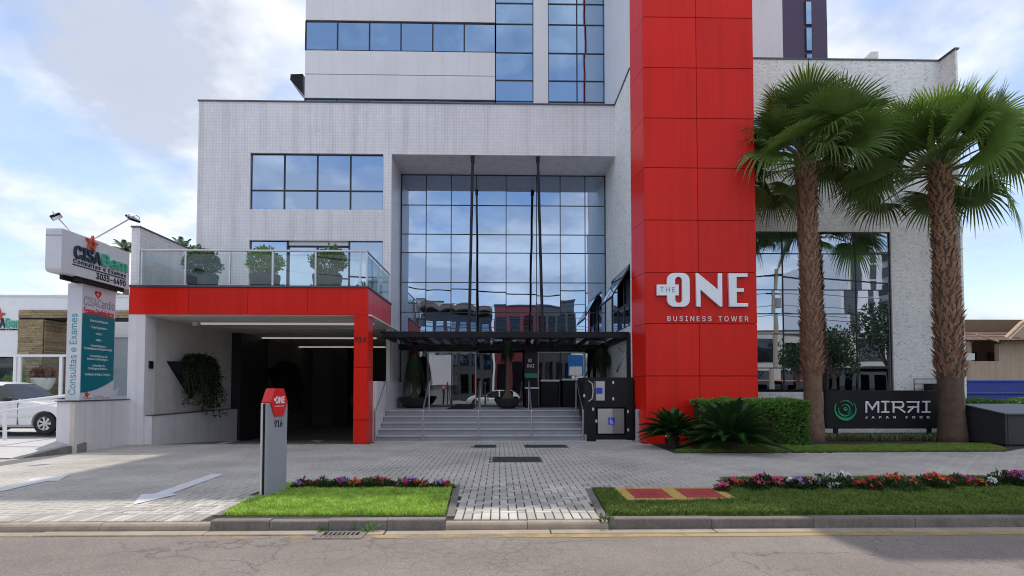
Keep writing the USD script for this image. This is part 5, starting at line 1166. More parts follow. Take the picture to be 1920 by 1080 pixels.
# car: body lofted over stations, front to the right
def make_car(label, loc, rz=0.0, group=None):
    t = thing('hatchback_car', label, 'car', loc, rz, group)
    L, Wc = 3.95, 1.68
    xs = np.linspace(-L / 2, L / 2, 60)
    low = lambda x: np.interp(x, [-1.97, -1.9, -1.2, 1.2, 1.88, 1.97], [.45, .26, .20, .20, .24, .42])
    belt = lambda x: np.interp(x, [-1.97, -1.92, -1.6, -.9, .2, .85, 1.45, 1.80, 1.93, 1.97], [.66, .86, .98, .96, .93, .92, .82, .68, .56, .48])
    roof = lambda x: np.interp(x, [-1.97, -1.88, -1.55, -1.2, -.8, -.4, -.1, .50, .6], [.70, .95, 1.30, 1.43, 1.48, 1.47, 1.41, .97, .93])
    half = lambda x: np.interp(x, [-1.97, -1.8, -1.3, 1.2, 1.7, 1.9, 1.97], [.66, .76, .83, .84, .78, .64, .52])
    V, F, n = [], [], 15
    for x in xs:
        h, l, b = half(x), low(x), belt(x)
        sec = [(0, l), (-h * .85, l), (-h * .96, l + .08), (-h * 1.0, (l + b) * .48), (-h * .985, b - .10), (-h * .93, b - .015), (-h * .82, b + .01), (0, b + .045)]
        sec = sec + [(-y, z) for y, z in sec[-2:0:-1]]
        V += [(x, y, z) for y, z in sec]
    m = len(V) // len(xs); V = np.array(V)
    for i in range(len(xs) - 1):
        for k in range(m):
            a, b = i * m + k, i * m + (k + 1) % m; F += [(a, b, b + m), (a, b + m, a + m)]
    c0 = [i for i in range(m)]; c1 = [(len(xs) - 1) * m + i for i in range(m)]
    for k in range(1, m - 1): F.append((c0[0], c0[k + 1], c0[k])); F.append((c1[0], c1[k], c1[k + 1]))
    body = trimesh.Trimesh(V, np.array(F), process=True); body.fix_normals()
    import manifold3d as m3
    bm = m3.Manifold(m3.Mesh(np.asarray(body.vertices, np.float32), np.asarray(body.faces, np.uint32)))
    wx = (-1.22, 1.22)
    for x in wx:
        for sg in (-1, 1):
            cy = trimesh.creation.cylinder(.355, .34, sections=36); cy.apply_transform(trimesh.transformations.rotation_matrix(math.pi / 2, [1, 0, 0])); cy.apply_translation([x, sg * .80, .305])
            bm = bm - m3.Manifold(m3.Mesh(np.asarray(cy.vertices, np.float32), np.asarray(cy.faces, np.uint32)))
    part('body', bm, M['car_white'], t, 35)
    # cabin: glass sides under a painted roof
    gx = np.linspace(-1.86, .53, 30); Vg, Fg = [], []
    for x in gx:
        b, r0 = belt(x) - .0, max(roof(x), belt(x) + .02); h = half(x) * .90; k = (r0 - b)
        ht = h - k * .30
        Vg += [(x, -h, b), (x, -(h * .55 + ht * .45), b + k * .45), (x, -ht, b + k * .88), (x, -ht * .80, b + k * .985), (x, 0, b + k), (x, ht * .80, b + k * .985), (x, ht, b + k * .88), (x, h * .55 + ht * .45, b + k * .45), (x, h, b)]
    Vg = np.array(Vg); roof_f = []
    for i in range(len(gx) - 1):
        for k in range(8):
            a = i * 9 + k; q2 = [(a, a + 9, a + 10), (a, a + 10, a + 1)]
            paint = (k in (2, 3, 4, 5) and -1.5 < gx[i] < -.14)
            pil = k in (0, 1, 6, 7) and (gx[i] > .38 or -.62 < gx[i] < -.53 or gx[i] < -1.45)
            (roof_f if (paint or pil) else Fg).extend(q2)
    part('window_glass', (Vg, np.array(Fg)), M['glass_dark'], t, 40); part('roof', (Vg, np.array(roof_f)), M['car_white'], t, 40)
    for sg in (-1, 1):
        for x in wx:
            T = trimesh.transformations.rotation_matrix(math.pi / 2, [1, 0, 0])
            ty = MB().add(lathe([(.19, -.09), (.27, -.095), (.305, -.07), (.31, 0), (.305, .07), (.27, .095), (.19, .09)], 32), T); v, f = ty.mesh()
            w = part('wheel', (v + [x, sg * .73, .31], f), M['rubber'], t, 40)
            rm = MB().add(lathe([(.0, .06), (.05, .065), (.06, .05)], 20), T).add(lathe([(.17, .05), (.19, .085), (.205, .085), (.2, .04)], 32), T)
            for k in range(7):
                a = k * 2 * math.pi / 7; d = np.array([math.cos(a), 0, math.sin(a)]); s = np.array([-d[2], 0, d[0]])
                rm.add((np.array([d * .04 - s * .022 + [0, -.06, 0], d * .04 + s * .022 + [0, -.06, 0], d * .185 + s * .034 + [0, -.07, 0], d * .185 - s * .034 + [0, -.07, 0], d * .04 + [0, -.03, 0], d * .185 + [0, -.03, 0]]), np.array([(0, 1, 2), (0, 2, 3), (1, 4, 5), (1, 5, 2), (0, 3, 5), (0, 5, 4)])))
            v, f = rm.mesh(); v = v * [1, 1 if sg < 0 else -1, 1]
            part('rim', (v + [x, sg * .73, .31], f if sg < 0 else f[:, ::-1]), M['alu'], w, 30)
        part('side_mirror', boxm(.22, .38, sg * .84, sg * 1.0, .93, 1.05, .03), M['car_dark'], t)
        part('headlight', trimesh.convex.convex_hull(np.array([(1.62, sg * .74, .68), (1.88, sg * .55, .60), (1.90, sg * .60, .50), (1.70, sg * .775, .58), (1.84, sg * .50, .58)])), M['lamp_glass'], t)
        part('door_handle', boxm(-.25, -.08, sg * .825, sg * .855, .80, .83, .008), M['car_white'], t)
        part('side_trim', boxm(-.85, .85, sg * .836, sg * .85, .50, .54, .004), M['car_white'], t)
        for xj in (-.60, .50): part('door_seam', boxm(xj - .004, xj + .004, sg * .80, sg * .838, .28, .92), M['car_dark'], t)
    part('bumper_grille', boxm(1.90, 1.975, -.40, .40, .30, .42, .01), M['car_dark'], t)
    part('underbody', boxm(-1.7, 1.7, -.72, .72, .17, .32), M['car_dark'], t)
    return t
carY = 16.6; car_x = xAt(89, carY - .7, 793)
make_car('white hatchback parked on the clinic forecourt behind the rail', (car_x - 1.22, carY, .17))

# potted plants by the clinic
def potted(name, label, cat, loc, potprof, potm, leafm, leaf_fn, group=None):
    t = thing(name, label, cat, loc, 0, group)
    part('pot', lathe(potprof, 28), potm, t, 40)
    mx = max(p[0] for p in potprof); zt = potprof[-1][1]
    part('soil', lathe([(0.001, zt - .05), (mx * .9, zt - .05)], 20), M['soil'], t)
    leaf_fn(t)
    return t
bowl = [(.0, 0), (.16, 0), (.24, .10), (.30, .24), (.32, .36), (.30, .38), (.27, .34)]
cpx, cpz = onY(80, 731, 22.6)
def red_leaves(t):
    r = np.random.default_rng(9); part('leaves', clump((0, 0, .62), .34, 260, .16, r, hollow=.2, squash=(1, 1, .7)), pbr('croton_leaf', (.20, .05, .03), .5, var=.4, isl=.5), t, kind='stuff')
potted('potted_croton', 'white bowl of reddish leaves beside the clinic porch column', 'potted plant', (cpx, 22.6, cpz), [(a * 1.25, b * 1.25) for a, b in bowl], M['white'], None, red_leaves)
def green_leaves(t):
    r = np.random.default_rng(10); part('leaves', clump((0, 0, .55), .42, 300, .16, r, hollow=.2), M['hedge'], t, kind='stuff')
cpx, cpz = onY(27, 750, 22.0)
potted('potted_shrub', 'small green shrub in a white pot at the clinic window', 'potted plant', (cpx, 22.0, cpz), [(a * 1.1, b * 1.1) for a, b in bowl], M['white'], None, green_leaves)

# ------------------------------------------------------------------ terrace pots with clipped bushes
tpot = [(.0, 0), (.30, 0), (.34, .03), (.38, .2), (.405, .36), (.40, .42), (.37, .42), (.35, .36)]
for k, (px, lab) in enumerate(((380, 'round leafy bush in a dark pot on the terrace, nearest the left parapet'), (497, 'round leafy bush in a dark pot in the middle of the red terrace'), (614, 'round leafy bush in a dark pot on the terrace, nearest the entrance glass'))):
    Yp = 15.55
    def bush(t, k=k):
        r = np.random.default_rng(50 + k); c = (0.02 * k - .02, 0, .74 + .02 * k)
        part('twigs', MB().tube([(0, 0, .3), (.05, .02, .7)], .02, 5).tube([(0, 0, .3), (-.1, -.04, .75)], .016, 5).tube([(0, 0, .35), (.14, .05, .8)], .014, 5), M['trunk'], t)
        lv = MB().add(clump(c, .46, 1400, .09, r, up=.4, hollow=.45, squash=(1.05, 1, .72), lump=.25, seed=k)).add(clump((c[0] + .12 * (k - 1), 0, c[2] + .22), .26, 260, .10, r, up=.6, hollow=.3, squash=(1, 1, .8), seed=k + 4))
        part('leaves', lv, M['topiary'], t, kind='stuff')
    potted('terrace_bush', lab, 'potted plant', (xAt(px, Yp, 510), Yp, zTer + .013), tpot, M['pot_grey'], None, bush, group='bushes in pots on the terrace')

# ------------------------------------------------------------------ landing: bowls, lift, reader, board and counters
Lz = .801
big = [(.0, 0), (.22, 0), (.34, .08), (.44, .22), (.47, .30), (.44, .31), (.42, .26)]
def ponytail(t, hgt, drop, n, seed, R=.55, trunk_r=.14):
    r = np.random.default_rng(seed)
    part('trunk', lathe([(trunk_r * 1.5, .22), (trunk_r * 1.2, .36), (trunk_r * .45, .55), (trunk_r * .3, hgt * .7), (trunk_r * .28, hgt)], 14), M['trunk'], t, True)
    mb = MB()
    for k in range(n):
        a = r.uniform(0, 6.28); el = r.uniform(.1, 1.35); L = drop * r.uniform(.6, 1.15); d = np.array([math.cos(a) * math.cos(el), math.sin(a) * math.cos(el), math.sin(el)]); s = np.array([-math.sin(a), math.cos(a), 0]) * .012
        P = [np.array([0, 0, hgt]) + d * (R * u) * (1 - .3 * u) - np.array([0, 0, L * u ** 2.0]) for u in (0, .3, .55, .8, 1.0)]
        V = []
        for p, w in zip(P, (1, 1, .9, .6, .1)): V += [p - s * w, p + s * w]
        mb.add((np.array(V), np.array([(2 * i, 2 * i + 1, 2 * i + 3) for i in range(4)] + [(2 * i, 2 * i + 3, 2 * i + 2) for i in range(4)])))
    part('leaves', mb, M['fern'], t, kind='stuff')
a_ = xAt(777, 18.6, 740)
potted('potted_ponytail', 'drooping long leaved plant in a wide black bowl at the landing\'s left end', 'potted plant', (a_, 18.6, Lz), [(p * 1.12, q * 1.15) for p, q in big], M['pot'], None, lambda t: ponytail(t, 1.75, 1.35, 480, 61))
a_ = xAt(952, 18.0, 740)
potted('potted_palm', 'slim bare stemmed potted palm in a black bowl behind the middle rail', 'potted plant', (a_, 18.0, Lz), [(p * .95, q * 1.05) for p, q in big], M['pot'], None, lambda t: ponytail(t, 2.12, .65, 240, 62, R=.36, trunk_r=.17))
a_ = xAt(1128, 18.9, 740)
potted('potted_dracaena', 'tall dark leaved plant in a bowl behind the wheelchair lift', 'potted plant', (a_, 18.9, Lz), [(p * .8, q) for p, q in big], M['pot'], None, lambda t: ponytail(t, 1.9, .9, 330, 63, R=.6))
a_ = xAt(850, 21.5, 740)
potted('lobby_plant', 'leafy green plant standing inside the glazed lobby', 'potted plant', (a_, 21.5, Lz), [(p * .5, q) for p, q in big], M['pot'], None, lambda t: part('leaves', clump((0, 0, .75), .5, 260, .22, np.random.default_rng(64), hollow=.1), M['hedge'], t, kind='stuff'))
bd = thing('standing_board', 'tall black advertising board with a rounded emblem reading MI RAI', 'sign')
bY = 18.9; b0, b1 = xAt(983, bY, 700), xAt(1008, bY, 700)
part('board', boxm(b0, b1, bY, bY + .06, Lz, zAt(650, bY, 996), .01), M['black_metal'], bd)
ov = sbox(xAt(988, bY), zAt(704, bY), xAt(1004, bY), zAt(666, bY)).buffer(.08)
part('oval', polyXZ(ov, bY - .03, bY - .001), M['ink'], bd)
part('green_base', polyXZ(ov.intersection(sbox(-9, 0, 9, zAt(700, bY))), bY - .034, bY - .031), M['green'], bd)
letters('MI', M['white_clean'], bd, xAt(990, bY), zAt(679, bY), .11, bY - .031, width=.13, bold=True, depth=.006)
letters('RAI', M['white_clean'], bd, xAt(988.5, bY), zAt(689, bY), .11, bY - .031, width=.24, bold=True, depth=.006)
lt = thing('hanging_lantern', 'small black box light with white face hung under the canopy', 'lantern')
lY = 18.2; part('box', boxm(xAt(993, lY, 640), xAt(1006, lY, 640), lY, lY + .18, zAt(651, lY), zAt(631, lY), .01), M['black_metal'], lt)
part('white_face', polyXZ(Point(xAt(999.5, lY, 640), zAt(640.5, lY)).buffer(.075), lY - .008, lY - .001), M['white_clean'], lt)
for (a, b, zt_, lab) in ((1014, 1049, 712, 'black reception counter with a white top on the landing, the left of two'), (1054, 1090, 710, 'black reception counter with a white top on the landing beside the lift')):
    cn = thing('counter', lab, 'counter', group='black counters on the landing'); cY = 19.0
    A, B = xAt(a, cY, 730), xAt(b, cY, 730); zt2 = zAt(zt_, cY)
    part('cabinet', boxm(A + .03, B - .03, cY, cY + .38, Lz, zt2 - .06, .006), M['black_metal'], cn); part('top', boxm(A, B, cY - .04, cY + .42, zt2 - .06, zt2, .008), M['white_clean'], cn)
pb = thing('post_box', 'low white and black pedestal beside the standing board', 'pedestal')
A, B = xAt(984, 18.7), xAt(1010, 18.7); part('top', boxm(A, B, 18.45, 18.8, zAt(726, 18.6) - .05, zAt(726, 18.6), .006), M['white_clean'], pb); part('cabinet', boxm(A + .04, B - .03, 18.48, 18.78, Lz, zAt(726, 18.6) - .051), M['black_metal'], pb)

lf = thing('wheelchair_lift', 'black cabin of a wheelchair lift with steel door and wheelchair symbol', 'lift')
LY = 15.56; lx0, lx1 = xAt(1096, LY, 770), xAt(1194, LY, 770); lzt = zAt(707.5, LY)
fz = lambda py: zAt(py, LY); fx_ = lambda px: xAt(px, LY, 770)
win = sbox(fx_(1112), fz(752.5), fx_(1136), fz(713.5)); door = sbox(fx_(1119), fz(814.5), fx_(1172), fz(765))
part('cabin', MB().add(polyXZ(sbox(lx0, .0, lx1 - .1, lzt).difference(unary_union([win, door.buffer(.02)])), LY, LY + .06)).box(lx0, lx0 + .05, LY + .061, 16.85, .0, lzt).box(lx1 - .15, lx1 - .1, LY + .061, 16.85, 0, lzt).box(lx0 + .05, lx1 - .15, LY + .2, LY + .24, .02, lzt), M['black_metal'], lf)
dm = thing  # (the door is a part with its own symbol and hinges)
ld = part('door', MB().box(fx_(1121), fx_(1149), LY + .004, LY + .03, fz(813.5), fz(766.5), .004), M['steel_panel'], lf)
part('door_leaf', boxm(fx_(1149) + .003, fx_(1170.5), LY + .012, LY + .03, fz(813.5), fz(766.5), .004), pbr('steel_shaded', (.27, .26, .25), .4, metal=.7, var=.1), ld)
sx0, sx1, sz0, sz1 = fx_(1140.5), fx_(1152.5), fz(796.5), fz(783)
sg_ = part('blue_plate', boxm(sx0, sx1, LY - .004, LY + .003, sz0, sz1), M['blue'], ld)
cxm, czm, sw_ = (sx0 + sx1) / 2, (sz0 + sz1) / 2, (sx1 - sx0)
ring = Point(cxm - .01, czm - sw_ * .14).buffer(sw_ * .26).difference(Point(cxm - .01, czm - sw_ * .14).buffer(sw_ * .19)).difference(sbox(cxm - .01, czm - sw_ * .02, cxm + 1, czm + 1))
fig = unary_union([ring, Point(cxm - sw_ * .12, czm + sw_ * .34).buffer(sw_ * .07), sbox(cxm - sw_ * .15, czm - sw_ * .12, cxm - sw_ * .07, czm + sw_ * .26), sbox(cxm - sw_ * .1, czm + sw_ * .05, cxm + sw_ * .14, czm + sw_ * .11), Polygon([(cxm - sw_ * .12, czm - sw_ * .12), (cxm + sw_ * .14, czm - sw_ * .12), (cxm + sw_ * .28, czm - sw_ * .34), (cxm + sw_ * .22, czm - sw_ * .38), (cxm + sw_ * .09, czm - sw_ * .18), (cxm - sw_ * .12, czm - sw_ * .19)])])
part('wheelchair_symbol', polyXZ(fig, LY - .007, LY - .0041), M['white_clean'], sg_)
wn = part('window', boxm(fx_(1112) + .01, fx_(1136) - .01, LY + .02, LY + .03, fz(752), fz(714)), M['glass_dark'], lf)
part('steel_sheet', boxm(fx_(1118), fx_(1134), LY + .008, LY + .018, fz(751), fz(715)), M['steel_panel'], wn)
part('blue_notice', boxm(fx_(1118.5), fx_(1130), LY + .002, LY + .007, fz(738.5), fz(727)), M['blue'], wn)
part('curved_handle', tubem([(fx_(1103), LY - .03, fz(753)), (fx_(1110), LY - .04, fz(748)), (fx_(1112), LY - .04, fz(733)), (fx_(1110), LY - .04, fz(719)), (fx_(1103), LY - .03, fz(714))], .02, 8), M['steel_panel'], lf, True)
for px, py in ((1150, 717.5), (1150, 748), (1177.5, 772), (1177.5, 806.5), (1112, 767.5), (1118, 790), (1095.5, 742)):
    part('hinge', boxm(fx_(px) - .028, fx_(px) + .028, LY - .03, LY - .001, fz(py) - .045, fz(py) + .045, .012), M['alu'], lf)
part('threshold', polyXY([(fx_(1115), LY - .22), (fx_(1182), LY - .22), (fx_(1170), LY - .001), (fx_(1118), LY - .001)], -.03, .03), M['granite_nose'], lf)
part('mast_cover', boxm(lx1 - .098, cxl - .02, LY - .04, LY + .4, 0, fz(755)), M['black_metal'], lf)
rd = thing('intercom_post', 'grey metal reader post between the lift and the red column', 'post')
RY = 15.28; part('case', boxm(xAt(1193, RY, 800), xAt(1209, RY, 800), RY, RY + .14, -.02, zAt(767.5, RY), .006), M['alu'], rd)
part('screen', boxm(xAt(1196, RY, 775), xAt(1206, RY, 775), RY - .006, RY - .001, zAt(783, RY), zAt(771, RY)), M['slate'], rd)
part('foot', boxm(xAt(1190, RY, 826), xAt(1222, RY, 826), RY - .1, RY + .2, -.03, .03, .01), M['granite'], rd)
wv = thing('garden_tap', 'small white fitting on a dark stub by the small cycad', 'fitting')
gx_, gy_ = onZ(1252, 832, 0.0); part('stub', boxm(gx_ - .05, gx_ + .03, gy_, gy_ + .06, 0, .16), M['black_metal'], wv); part('cap', boxm(gx_ - .05, gx_ + .03, gy_ - .02, gy_ + .06, .16, .28, .02), M['white_clean'], wv)

# ------------------------------------------------------------------ garage: hanging wall plants
def wall_plant(label, px, py, Y, sc, seed):
    X = GW + .01; r = np.random.default_rng(seed); z0 = zAt(py, Y, px)
    t = thing('wall_planter', label, 'plant', (X, Y, z0), group=None)
    part('bracket', (np.array([(0, -.95 * sc, 0), (0, .95 * sc, 0), (0, .3 * sc, -1.1 * sc), (.38 * sc, -.9 * sc, 0), (.38 * sc, .9 * sc, 0), (.05, .3 * sc, -1.05 * sc)]), np.array([(0, 2, 1), (3, 4, 5), (0, 3, 5), (0, 5, 2), (1, 5, 4), (1, 2, 5), (0, 1, 4), (0, 4, 3)])), M['black_metal'], t)
    mb = MB()
    for k in range(260):
        y = r.uniform(-.45, .95) * sc; side = abs(y - .2 * sc) / (.75 * sc); L = sc * (r.uniform(.3, .8) + (.45 if y < -.2 * sc else .75 if y > .5 * sc else .0)) * r.uniform(.5, 1.05); a = r.uniform(-1.2, 1.2); R = sc * r.uniform(.2, .55)
        P = [np.array([.2 * sc, y, 0]) + np.array([math.cos(a) * R * u, math.sin(a) * R * u * .9, R * .9 * u * (1 - u) * 2 - L * u ** 2]) for u in np.linspace(0, 1, 6)]
        P = np.array(P); P[:, 0] = np.maximum(P[:, 0], .02)
        mb.add(tubem(P, .005, 3, False))
        q = np.repeat(P[1:], 7, 0) + r.normal(size=(35, 3)) * .045 * sc
        mb.add(leaf_quads(q, r.normal(size=(35, 3)) + [.6, -.3, -.5], .10 * sc, .035 * sc, r))
    part('fronds', mb, M['fern'], t, kind='stuff')
wall_plant('trailing fern in a dark wedge bracket on the garage wall, nearer the street', 372, 680, 16.75, 1.0, 71)
wall_plant('dark trailing fern on the garage wall deeper inside behind the totem', 512, 692, 23.5, 1.15, 72)

# ------------------------------------------------------------------ the black restaurant board
MY = 15.62
mb_ = thing('restaurant_board', 'long black board reading MIRAI JAPAN FOOD with green swirl, between the palms', 'sign')
m0, m1, mz0, mz1 = xAt(1549, MY, 770), xAt(1764, MY, 770), zAt(805, MY), zAt(732, MY)
part('board', boxm(m0, m1, MY, MY + .14, mz0, mz1, .008), M['black_metal'], mb_)
for X in (m0 + .3, m1 - .3): part('leg', boxm(X - .05, X + .05, MY + .03, MY + .11, -.02, mz0 + .01), M['black_metal'], mb_)
cxx, czz = xAt(1584.5, MY, 767), zAt(767.5, MY)
def swirl(r0, a0, a1, w0, w1, dx=0, dz=0, n=40):
    A = np.radians(np.linspace(a0, a1, n)); W_ = np.interp(np.linspace(0, 1, n), [0, .5, 1], [w0, w1, w0 * .4])
    o = [(cxx + dx + (r0 + w / 2) * math.cos(a), czz + dz + (r0 + w / 2) * math.sin(a)) for a, w in zip(A, W_)]; i = [(cxx + dx + (r0 - w / 2) * math.cos(a), czz + dz + (r0 - w / 2) * math.sin(a)) for a, w in zip(A, W_)]
    return Polygon(o + i[::-1]).buffer(0)
sw_all = unary_union([swirl(.30, 150, 400, .025, .055, .0), swirl(.235, 20, 130, .012, .03, 0), swirl(.19, 170, 340, .02, .05, -.01), swirl(.125, -60, 150, .015, .035), Point(cxx, czz).buffer(.055).difference(Point(cxx + .01, czz + .01).buffer(.022)), swirl(.27, 195, 330, .01, .025, -.01, .01)])
part('swirl_emblem', polyXZ(sw_all, MY - .02, MY - .001), M['green'], mb_)
def px_poly(segs, w=.042):
    out = []
    for s in segs:
        P = [onY(1440 + a / 4, 600 + b / 4, MY) for a, b in s]
        from shapely.geometry import LineString
        out.append(LineString(P).buffer(w / 2, cap_style=3, join_style=2))
    return unary_union(out)
let = {'M': [[(733, 690), (733, 614), (742, 614), (778, 668), (814, 614), (823, 614), (823, 690)]], 'I': [[(852, 612), (900, 612)], [(876, 612), (876, 690)], [(852, 690), (900, 690)]],
       'R': [[(937, 690), (937, 614)], [(925, 614), (1000, 614), (1010, 625), (1010, 645), (1000, 655), (945, 655)], [(970, 655), (1020, 690)]],
       'A': [[(1042, 614), (1128, 614)], [(1122, 614), (1122, 690)], [(1052, 652), (1122, 652)], [(1088, 652), (1050, 690)]], 'I2': [[(1160, 612), (1206, 612)], [(1184, 612), (1184, 690)], [(1156, 690), (1208, 690)]]}
for k in let: part('letter', polyXZ(px_poly(let[k]), MY - .03, MY - .001), M['white_clean'], mb_)
a, z0 = onY(1440 + 728 / 4, 600 + 738 / 4, MY); b, _ = onY(1440 + 1210 / 4, 600 + 738 / 4, MY)
part('letter', text('JAPAN FOOD', a, z0, .065, MY - .001, width=b - a, bold=True, depth=.012, spacing=.10), M['white_clean'], mb_)

# ------------------------------------------------------------------ right edge: black bin, blue fence, tiled house
bn = thing('bin_shelter', 'big matt black box with a sloping grey lid at the right edge', 'bin')
n0 = onZ(1886, 838, .0); bx0 = n0[0]
part('body', (lambda a: (np.vstack([a]), np.array([(0, 1, 5), (0, 5, 4), (1, 2, 6), (1, 6, 5), (2, 3, 7), (2, 7, 6), (3, 0, 4), (3, 4, 7)])))(np.array([(bx0, n0[1], .06), (bx0 + 1.6, n0[1], .06), (bx0 + 1.6, n0[1] + 1.25, .06), (bx0, n0[1] + 1.25, .06), (bx0, n0[1], .80), (bx0 + 1.6, n0[1], .80), (bx0 + 1.6, n0[1] + 1.25, 1.0), (bx0, n0[1] + 1.25, 1.0)])), pbr('bin_black', (.022, .023, .027), .5, var=.1), bn)
part('lid', (lambda a: (np.vstack([a, a + [0, 0, .035]]), np.array([(4, 5, 6), (4, 6, 7), (0, 1, 5), (0, 5, 4), (3, 0, 4), (3, 4, 7), (1, 2, 6), (1, 6, 5), (2, 3, 7), (2, 7, 6)])))(np.array([(bx0 - .03, n0[1] - .04, .798), (bx0 + 1.63, n0[1] - .04, .798), (bx0 + 1.63, n0[1] + 1.27, 1.0), (bx0 - .03, n0[1] + 1.27, 1.0)])), pbr('bin_lid', (.05, .052, .06), .45, var=.1), bn)
part('plinth', boxm(bx0 + .05, bx0 + 1.55, n0[1] + .05, n0[1] + 1.2, -.02, .06), M['black_metal'], bn)
part('joint', boxm(bx0 + .06, bx0 + .07, n0[1] - .006, n0[1] + .0, .08, .78), M['rubber'], bn)
bf = thing('blue_fence', 'blue corrugated sheet fence at the right edge below the tiled house', 'fence')
FY = 20.5; zf0, zf1 = -.1, zAt(712, FY, 1870)
xs_ = xAt(1812, FY)
for k in range(4):
    a = zf0 + (zf1 - zf0) * k / 4; b = zf0 + (zf1 - zf0) * (k + 1) / 4
    part('sheet', polyYZ([(FY, a + .004), (FY, b - .10), (FY - .04, b - .07), (FY - .04, b - .03), (FY, b - .004), (FY + .02, b - .004), (FY + .02, a + .004)], xs_ - .4, xs_ + 12), M['blue_sheet'], bf)
hs = thing('tiled_house', 'beige house with brown tiled roof at the right edge', 'house')
HY = 27.0; hxl = xAt(1818, HY, 650)
hz1 = zAt(640, HY, 1860)
opening = sbox(xAt(1822, HY, 660), zAt(677, HY, 1850), xAt(1873, HY, 660), zAt(641, HY, 1850))
gable = Polygon([(hxl, 0), (hxl + 14, 0), (hxl + 14, zAt(560, HY, 1900) + 4), (xAt(1921, HY, 620), zAt(602, HY, 1920)), (xAt(1875, HY, 640), zAt(645, HY, 1875)), (hxl, hz1)])
part('wall', polyXZ(gable.difference(opening), HY, HY + .25), M['beige'], hs)
part('loggia', MB().box(hxl - .5, xAt(1880, HY, 650) + 4, HY + 1.6, HY + 1.7, 1, 5).box(hxl - .4, xAt(1880, HY), HY + .25, HY + 1.6, zAt(677, HY, 1850) - .2, zAt(677, HY, 1850) - .01), pbr('loggia_wall', (.17, .115, .08), .85), hs)
for a, b in ((1822, 1833), (1855, 1868)): part('window', boxm(xAt(a, HY + 1.5, 660), xAt(b, HY + 1.5, 660), HY + 1.55, HY + 1.598, zAt(677, HY, 1850), zAt(657, HY, 1850)), M['glass_dark'], hs)
# roof: courses of tiles rising away to the right
A0, A1, B0, B1 = np.array([hxl - .9, HY - .6, hz1 - .02]), np.array([xAt(1935, HY, 600), HY - .6, hz1 - .02]), np.array([hxl - .9, HY + 4.4, zAt(604, HY + 4.4, 1822)]), np.array([xAt(2050, HY, 600), HY + 4.4, zAt(604, HY + 4.4, 1822)])
lo0 = np.array([hxl - .9, HY - .6, hz1 - .02]); rise = (zAt(606, HY + 4, 1822) - hz1) / 4.6
rf = part('roof', (np.array([(hxl - .9, HY - .6, hz1 - .03), (hxl + 3.2, HY - .6, hz1 - .03), (hxl + 6, HY + 4.4, hz1 - .03 + 5 * rise), (hxl - .9, HY + 4.4, hz1 - .03 + 5 * rise)]), np.array([(0, 1, 2), (0, 2, 3)])), M['rooftile'], hs)
for i in range(12):
    y = HY - .6 + i * .42; z = hz1 + i * .42 * rise
    xr = np.interp(z, [hz1, zAt(590, HY, 1920)], [xAt(1875, HY, 640), xAt(1926, HY, 600)]) + 1.0
    for j in range(int((xr - hxl + .9) / .30)):
        x = hxl - .9 + j * .30
        v, f = boxm(x + .006, x + .294, y - .03, y + .43, -.02, .015, .01); v = v.copy(); v[:, 2] += z + (v[:, 1] - y) * rise + .03 - (v[:, 1] - y) * .08
        part('roof_tile', (v, f), M['rooftile'], rf)
part('verge', (lambda: MB().tube([(xAt(1872, HY, 645), HY - .3, zAt(647, HY, 1872)), (xAt(1930, HY, 600), HY - .3, zAt(594, HY, 1930))], .05, 6).tube([(hxl - .2, HY - .65, zAt(629, HY, 1822)), (xAt(1850, HY, 645), HY - .65, zAt(642, HY, 1850))], .05, 6))(), M['beige'], hs)

# palms far behind the clinic wall
def far_palm(label, px, py, Y, sc, seed):
    r = np.random.default_rng(seed); X, Z = onY(px, py, Y); t = thing('feather_palm', label, 'palm tree', (X, Y, 0)); 
    part('trunk', tubem([(0, 0, -.2), (.1, 0, Z * .5), (0, 0, Z)], [.22, .17, .14], 10), M['trunk'], t, True)
    for k in range(24):
        a = k * 2.4; el = math.radians(np.interp(k, [0, 23], [-5, 70]) + r.normal() * 6); d = np.array([math.cos(a) * math.cos(el), math.sin(a) * math.cos(el), math.sin(el)])
        part('frond', pinnate(np.array([0, 0, Z]), d, sc * r.uniform(.85, 1.1), r, nl=30, ll=.30 * sc / 1.6, w=.012, arch=.45, vee=-.25), M['tree'], t)
far_palm('feather palm top showing above the white parapet beside the tower', 342, 470, 30, 1.25, 81)
far_palm('feather palm top showing left of the white parapet above the light box', 236, 470, 32, 1.2, 82)

# ------------------------------------------------------------------ across the street: what the mirror glass shows
def mirX(px, Yb, Ym=YG): 
    D = 2 * Ym - Yb; return xAt(px, D, 725)
def mirZ(py, Yb, Ym=YG): return zAt(py, 2 * Ym - Yb)
OY = -14.0
def block(name, label, x0, x1, z1, y0, y1, wm, cols, rows, zb=0.5, extra=None, gm='glass_dark', z0=0.0):
    t = thing(name, label, 'building')
    part('wall', boxm(x0, x1, y0, y1, z0 - .15, z1), wm, t)
    part('parapet', boxm(x0 - .05, x1 + .05, y1 - .25, y1 + .05, z1, z1 + .12), M['cap'], t)
    if cols:
        dx = (x1 - x0) / cols; dz = (z1 - zb) / rows
        for i in range(cols):
            for j in range(rows):
                w = part('window', boxm(x0 + dx * (i + .14), x0 + dx * (i + .86), y1 + .002, y1 + .05, zb + dz * j + .25, zb + dz * (j + .78)), M['frame'], t)
                part('pane', boxm(x0 + dx * (i + .16), x0 + dx * (i + .84), y1 + .051, y1 + .06, zb + dz * j + .29, zb + dz * (j + .78) - .04), M[gm], w)
    if extra: extra(t)
    return t
